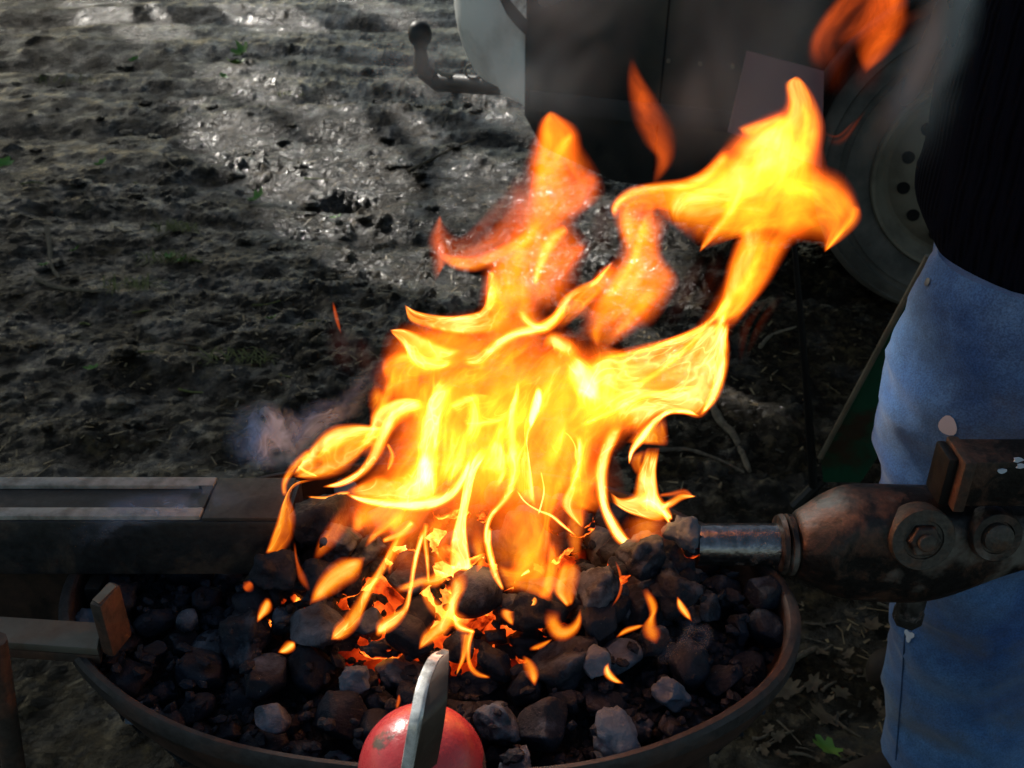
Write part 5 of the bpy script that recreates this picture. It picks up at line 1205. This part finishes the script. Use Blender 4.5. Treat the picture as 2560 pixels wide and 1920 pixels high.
for (L_, R__, g_, Y_, sf) in (
  ([(852, 730), (852, 665), (940, 628), (1080, 600), (1160, 556), (1240, 470)], [(890, 760), (930, 715), (1000, 700), (1110, 715), (1200, 690), (1300, 600)], (.8, .75, .5), .68, .10),
  ([(1130, 840), (1190, 740), (1220, 600), (1260, 480), (1330, 405), (1420, 350)], [(1240, 800), (1340, 770), (1470, 710), (1540, 600), (1530, 480), (1545, 400)], (.55, .75, .55), .684, .12),
  ([(1050, 690), (1170, 560), (1270, 440), (1400, 372), (1432, 262)], [(1270, 770), (1400, 700), (1500, 550), (1532, 430), (1490, 300)], (.6, .75, .55), .681, .11),
  ([(1400, 570), (1500, 560), (1600, 590), (1665, 680)], [(1380, 790), (1460, 790), (1530, 800), (1555, 830)], (.7, .6, .6), .683, .12),
  ([(1185, 1095), (1215, 980), (1235, 880), (1262, 780)], [(1245, 1095), (1345, 960), (1405, 860), (1450, 770)], (.8, .7, .5), .678, .12),
  ([(790, 1100), (850, 970), (895, 860), (872, 780), (855, 680)], [(960, 1100), (1030, 990), (1050, 920), (1000, 830), (1020, 710)], (.7, .7, .45), .682, .12),
  ([(440, 1100), (425, 960), (490, 810), (560, 710), (558, 560), (590, 440), (628, 368)], [(740, 1010), (715, 900), (750, 820), (710, 740), (800, 640), (730, 480), (665, 378)], (.45, .48, .35), .688, .12),
  ([(560, 780), (570, 640), (590, 520), (600, 420), (632, 366)], [(680, 760), (700, 640), (730, 520), (722, 430), (655, 372)], (.35, .5, .3), .684, .12),
  ([(225, 820), (300, 870), (420, 885), (560, 820)], [(260, 720), (330, 790), (440, 690), (560, 560)], (.3, .17, .1), .686, .14),
  ([(700, 1060), (780, 940), (840, 880)], [(800, 1080), (880, 960), (900, 880)], (.3, .5, .3), .68, .15)):
    fl_('Q', L_, R__, g_, Y_, soft=(sf, sf), ends=(.12, .12), bulge=.02, mat='flame_soft')
# --- left plume
fl_('B', [(380, 1180), (400, 1060), (405, 960), (470, 860), (540, 740), (520, 600), (560, 480)], [(760, 1180), (790, 1060), (800, 960), (840, 870), (770, 780), (820, 700), (880, 600)], (.8, .62, .45), .685, soft=(.12, .2), ends=(.12, .3), bulge=.03, mat='flame_soft')
fl_('B', [(170, 900), (240, 960), (340, 975), (430, 945), (540, 890), (640, 820), (700, 760)], [(178, 880), (240, 895), (330, 900), (420, 870), (520, 820), (600, 770), (680, 720)], (.9, .9, .6), .68, soft=(.25, .3), ends=(.08, .2), mat='flame_soft')
fl_('B', [(160, 1030), (140, 900), (130, 820), (180, 712)], [(200, 960), (240, 900), (230, 830), (190, 720)], (.35, .22, .3), .68, soft=(.25, .3), ends=(.1, .04), mat='flame_red')
fl_('B', [(190, 900), (300, 870), (400, 800), (480, 700), (540, 580)], [(260, 940), (360, 930), (470, 880), (580, 800), (620, 620)], (.25, .30, .3), .685, soft=(.3, .2), ends=(.1, .2), mat='flame_red')
fl_('B', [(580, 760), (590, 620), (600, 480), (630, 370), (648, 280), (688, 233)], [(700, 760), (730, 640), (790, 520), (812, 400), (800, 320), (712, 236)], (.7, .62, .55), .685, soft=(.12, .16), ends=(.25, .03), bulge=.015, mat='flame_soft')
fr_('B', [(690, 500, 40), (740, 420, 60), (780, 360, 44), (790, 320, 20)], .8, .68, mat='flame_soft', ends=(.3, .15))
fr_('B', [(690, 400, 60), (670, 330, 50), (690, 250, 20)], .6, .68, mat='flame_soft', ends=(.3, .1))
fl_('B', [(600, 720), (680, 600), (760, 520), (850, 480)], [(740, 740), (850, 690), (900, 640), (930, 545)], (.35, .42, .5), .69, soft=(.2, .15), ends=(.2, .08), mat='flame_red')
fr_('B', [(620, 1040, 20), (650, 930, 50), (700, 830, 60), (770, 770, 40)], 1.0, .675, mat='flame_soft')
fr_('B', [(410, 1160, 30), (430, 1060, 60), (420, 970, 26)], 1.0, .672, mat='flame')
fr_('B', [(730, 1000, 60), (800, 900, 60), (850, 850, 20)], .5, .68, mat='flame_red', ends=(.2, .1))
fr_('B', [(850, 1100, 30), (940, 990, 50), (1000, 930, 20)], .55, .68, mat='flame_red', ends=(.2, .2))
# --- lower licks that belong to the main fire
fr_('E', [(785, 862, 8), (860, 800, 100), (960, 700, 110), (1040, 560, 80), (1110, 430, 66), (1220, 260, 56), (1310, 90, 44), (1400, -80, 40)], 1.25, .615, ends=(.04, .08))
fr_('E', [(1180, 830, 30), (1240, 750, 100), (1340, 680, 90), (1430, 590, 44), (1475, 420, 34), (1500, 250, 36), (1545, 60, 40), (1600, -120, 50)], 1.6, .612, ends=(.05, .08))
fr_('E', [(1630, 380, 20), (1620, 200, 30), (1600, 0, 40), (1610, -150, 40)], 1.2, .62)
fr_('E', [(1545, 945, 10), (1620, 850, 90), (1730, 760, 110), (1800, 660, 100), (1840, 520, 90), (1890, 380, 110), (1900, 250, 110)], 1.15, .608, ends=(.05, .15))
fr_('E', [(1590, 380, 40), (1620, 500, 70), (1720, 610, 100), (1850, 680, 110), (1960, 740, 110)], .75, .612, ends=(.1, .15))
fr_('E', [(1960, 800, 90), (1950, 900, 60), (1930, 1010, 40), (1870, 1165, 8)], .8, .600)
fr_('E', [(2010, 760, 40), (1975, 920, 34), (1980, 1060, 34), (2040, 1150, 40), (2160, 1190, 14)], .95, .600)
fr_('E', [(1840, 640, 40), (1900, 750, 60), (2030, 800, 20)], 1.3, .605)
fr_('E', [(1330, 440, 50), (1460, 400, 60), (1560, 360, 60), (1680, 350, 90), (1800, 270, 80), (1920, 260, 60)], .9, .63, ends=(.15, .15))
fr_('E', [(1230, 10, 30), (1400, -60, 60), (1500, -160, 60)], 1.2, .64)
fl_('F', [(120, 200), (250, 235), (380, 215), (480, 130), (560, 0)], [(230, 455), (340, 430), (460, 470), (600, 525), (640, 300)], (.55, .95, .7), .628, soft=(.25, .15), ends=(.08, .2), mat='flame_soft')
fl_('F', [(500, 500), (540, 350), (580, 180), (590, 0)], [(610, 525), (640, 380), (655, 200), (650, 0)], (1.0, .9, .5), .625, soft=(.2, .3), ends=(.06, .15), mat='flame_soft')
fl_('F', [(750, 580), (640, 450), (660, 330), (690, 240), (730, 180)], [(800, 560), (830, 440), (862, 300), (850, 220), (790, 180)], (1.3, 1.0, .6), .62, soft=(.10, .25), ends=(.06, .15), mat='flame_soft')
fr_('F', [(430, 262, 34), (390, 285, 24), (350, 315, 6)], 1.6, .62)
for (fr0, pts, g0) in (('E', [(1290, 300, 20), (1300, 150, 70), (1380, 0, 90), (1460, -150, 80)], .7), ('E', [(1700, 420, 30), (1720, 250, 90), (1740, 60, 100), (1760, -120, 90)], .6), ('E', [(1080, 60, 20), (1180, -60, 60), (1320, -160, 80), (1440, -260, 60)], .9),
    ('E', [(2060, 330, 30), (2080, 150, 90), (2060, 0, 110), (2080, -160, 100)], .6), ('F', [(300, 430, 30), (330, 300, 120), (420, 120, 120), (520, -80, 120)], .6), ('F', [(560, 510, 30), (620, 380, 80), (640, 200, 90), (640, 0, 90)], .7),
    ('D', [(900, 1560, 30), (880, 1380, 90), (900, 1200, 120), (960, 1020, 120)], .5), ('D', [(420, 1700, 40), (560, 1500, 90), (600, 1300, 110), (600, 1100, 90)], .6), ('C', [(1180, 1330, 40), (1250, 1200, 120), (1330, 1090, 140)], .8), ('C', [(1500, 1350, 50), (1520, 1220, 120), (1600, 1100, 140)], .8), ('C', [(1820, 1420, 40), (1800, 1300, 100), (1860, 1180, 120)], .8),
    ('M', [(190, 400, 20), (260, 300, 70), (330, 200, 80), (400, 90, 70)], .5)):
    fr_(fr0, pts, g0, .62, ends=(.15, .3), mat='flame_soft')
# --- small flames standing apart from the main fire
def lick(fr, pts, g, Y, label, mat='flame_soft', ends=(.16, .14)):
    o = ribbon(fr, [(a, b_, w_ * 1.15) for a, b_, w_ in pts], g * .95, Y, soft=(.36, .36), mat=mat, name='flame', ends=ends); tag(o, label, 'flame', 'small flames licking from the coals'); return o
lick('E', [(598, 560, 5), (660, 490, 70), (760, 390, 130), (860, 300, 150), (960, 240, 140), (1085, 148, 8)], 1.15, .635, 'broad pointed orange flame low on the left of the fire')
lick('E', [(148, 715, 8), (180, 650, 44), (225, 580, 70), (240, 500, 30)], 1.1, .61, 'small upright flame below the end of the grey beam')
lick('E', [(325, 972, 6), (390, 945, 56), (440, 910, 66), (474, 880, 20)], 1.3, .585, 'tiny flat flame at the lower left of the heap')
lick('E', [(30, 430, 30), (70, 400, 70), (100, 360, 30)], .6, .62, 'faint orange flame beside the end of the grey beam', 'flame_red')
lick('E', [(1350, 1460, 16), (1370, 1390, 26), (1375, 1330, 8)], .5, .55, 'thin orange flame just above the red dome', 'flame_red')
lick('E', [(470, 20, 16), (490, 180, 20), (540, 330, 50), (600, 440, 20)], .30, .64, 'dim red wisp among the left clinkers', 'flame_red')
lick('F', [(640, 600, 90), (625, 700, 90), (690, 800, 100), (790, 780, 76), (850, 700, 44), (868, 590, 5)], 1.1, .60, 'crescent-shaped flame curling in the middle of the coals')
lick('F', [(425, 945, 20), (520, 915, 36), (625, 858, 8)], .7, .595, 'low flat flame under the crescent-shaped flame')
lick('F', [(475, 1262, 12), (455, 1160, 74), (420, 1080, 70), (372, 1000, 16)], .9, .565, 'pointed flame right of the steel blade')
lick('F', [(1240, 1242, 5), (1170, 1210, 34), (1110, 1160, 50), (1095, 1110, 36), (1112, 1062, 6)], 1.6, .57, 'bright hooked flame at the lower right of the heap')
lick('F', [(1176, 842, 8), (1260, 785, 34), (1350, 755, 28), (1420, 735, 10)], 1.0, .60, 'thin flat flame between the grey lumps on the right')
lick('F', [(1525, 900, 20), (1500, 830, 90), (1470, 760, 90), (1490, 660, 40), (1490, 560, 60), (1420, 420, 40)], .95, .605, 'tall narrow flame on the right of the heap')
lick('F', [(1832, 704, 4), (1785, 640, 40), (1735, 570, 46), (1705, 488, 8)], 1.3, .615, 'small slanting flame farthest right on the coals')
lick('F', [(1140, 575, 8), (1200, 480, 18), (1222, 380, 20), (1205, 270, 18), (1170, 180, 10)], .45, .615, 'thin red curved wisp beside the big grey lump', 'flame_red')
lick('F', [(285, 740, 10), (262, 690, 50), (235, 630, 80), (240, 595, 50)], 1.0, .605, 'short flame under the large black lump')
lick('F', [(445, 580, 16), (470, 530, 34), (475, 490, 10)], 1.3, .61, 'tiny yellow flame on the large black lump')
lick('Q', [(903, 185, 12), (918, 270, 40), (955, 370, 66), (995, 450, 72), (1015, 520, 46), (990, 590, 22), (968, 630, 6)], .42, .70, 'tall thin red wisp of flame above the fire', 'flame_red', (.2, .2))
lick('A', [(430, 400, 4), (410, 330, 14), (395, 262, 6)], .35, .66, 'lone red wisp floating left of the fire', 'flame_red')
tf = empty('flame', at(2100, 100, .70), 'torn-off red flame floating at the top above the fire', 'flame')
loft('Q', [(1500, 240), (1496, 140), (1550, 40), (1640, -60)], [(1600, 240), (1580, 140), (1630, 60), (1740, -60)], (.30, .26, .2), .70, soft=(.14, .18), ends=(.25, .02), mat='flame_red', parent=tf)
loft('Q', [(1676, 250), (1655, 160), (1680, 50), (1720, -60)], [(1690, 246), (1765, 170), (1815, 80), (1825, -60)], (.30, .40, .5), .70, soft=(.14, .14), ends=(.12, .02), mat='flame_red', parent=tf)
loft('Q', [(1540, 150), (1630, 60), (1700, -60)], [(1680, 170), (1760, 90), (1810, -60)], (.2, .26, .2), .702, soft=(.18, .18), ends=(.25, .02), mat='flame_red', parent=tf)
loft('Q', [(1540, 330), (1540, 200), (1620, 60)], [(1720, 330), (1760, 180), (1900, 20)], (.02, .05, .02), .705, soft=(.2, .2), ends=(.25, .1), mat='flame_red', parent=tf)
# reddish thin outer gas round the fire
fl_('A', [(380, 560), (360, 430), (380, 300)], [(640, 640), (600, 520), (560, 420)], (.01, .022, .01), .70, soft=(.4, .4), ends=(.3, .3), mat='flame_red')
fl_('B', [(700, 760), (760, 640), (820, 560)], [(960, 960), (1000, 760), (1000, 640)], (.01, .030, .01), .70, soft=(.4, .4), ends=(.3, .3), mat='flame_red')
fl_('B', [(1180, 1260), (1260, 1050), (1340, 900)], [(1440, 1180), (1500, 1000), (1520, 860)], (.01, .026, .01), .70, soft=(.4, .4), ends=(.3, .3), mat='flame_red')
fl_('B', [(1560, 1420), (1560, 1240), (1660, 1100)], [(1600, 1380), (1680, 1240), (1800, 1050)], (.01, .030, .01), .69, soft=(.4, .4), ends=(.3, .3), mat='flame_red')
fl_('P', [(600, 660), (680, 700), (760, 640)], [(640, 760), (730, 740), (850, 560)], (.04, .10, .05), .70, soft=(.4, .3), ends=(.3, .2), mat='flame_red')

# ------------------------------------------------------------------ smoke
FR['I'] = (0, 0, 1.)
sm1 = empty('smoke', at(640, 1130, .70), 'pale curling puff of smoke left of the flames above the beam', 'smoke')
for (L, Rr, g, Y) in (([(570, 1180), (560, 1090), (590, 1020), (640, 990)], [(760, 1190), (770, 1110), (760, 1050), (720, 1010)], .85, .69), ([(585, 1150), (590, 1080), (630, 1030)], [(690, 1190), (710, 1110), (700, 1040)], .7, .68), ([(680, 1120), (720, 1040), (780, 1000), (860, 990)], [(760, 1150), (820, 1090), (880, 1050), (930, 1030)], .5, .70), ([(800, 1030), (860, 960), (930, 900)], [(860, 1080), (930, 1000), (980, 940)], .24, .70)):
    loft('I', L, Rr, (g, g, g), Y, soft=(.35, .35), ends=(.25, .3), mat='smoke', name='smoke_wisp', parent=sm1, uvs=1.0)
sm2 = empty('smoke', at(300, 1280, .63), 'thin smoke drifting over the slotted beam', 'smoke')
loft('I', [(120, 1330), (250, 1250), (400, 1220), (600, 1180)], [(200, 1420), (320, 1340), (480, 1300), (700, 1260)], (.30, .36, .30), .612, soft=(.4, .4), ends=(.3, .3), mat='smoke', name='smoke_wisp', parent=sm2)
sm3 = empty('smoke', at(1400, 300, .95), 'bluish smoke haze drifting in front of the vehicle', 'smoke')
loft('I', [(1130, 330), (1120, 200), (1160, 60), (1200, -80)], [(1560, 380), (1560, 220), (1640, 60), (1700, -80)], (.8, 1.1, .8), .95, soft=(.4, .4), ends=(.3, .05), mat='haze', name='smoke_wisp', parent=sm3)
loft('I', [(1500, 460), (1540, 300), (1620, 120), (1660, -60)], [(2080, 560), (2060, 360), (2080, 160), (2140, -60)], (.35, .5, .35), .93, soft=(.4, .4), ends=(.3, .05), mat='haze', name='smoke_wisp', parent=sm3)
loft('I', [(850, 250), (840, 150), (860, 50)], [(1160, 290), (1150, 150), (1160, 40)], (.4, .55, .4), .97, soft=(.4, .4), ends=(.3, .3), mat='haze', name='smoke_wisp', parent=sm3)
loft('I', [(2080, 420), (2180, 260), (2260, 100), (2300, -60)], [(2330, 460), (2400, 280), (2450, 120), (2470, -60)], (.7, 1.05, .7), .80, soft=(.4, .3), ends=(.3, .05), mat='haze', name='smoke_wisp', parent=sm3)
sm4 = empty('smoke', at(1680, 1600, .58), 'faint curl of smoke over the dark coals on the right', 'smoke')
for pts in ([(1640, 1650, 14), (1665, 1640, 14), (1690, 1610, 16), (1720, 1580, 22), (1760, 1560, 16)], [(1700, 1590, 10), (1740, 1610, 18), (1765, 1590, 16), (1750, 1560, 12)]):
    ribbon('I', [(a, b_, w_ * 2) for a, b_, w_ in pts], .10, .575, mat='smoke', name='smoke_wisp', parent=sm4)

for o in list(C.objects):
    for k in ('_w',):
        if k in o: del o[k]
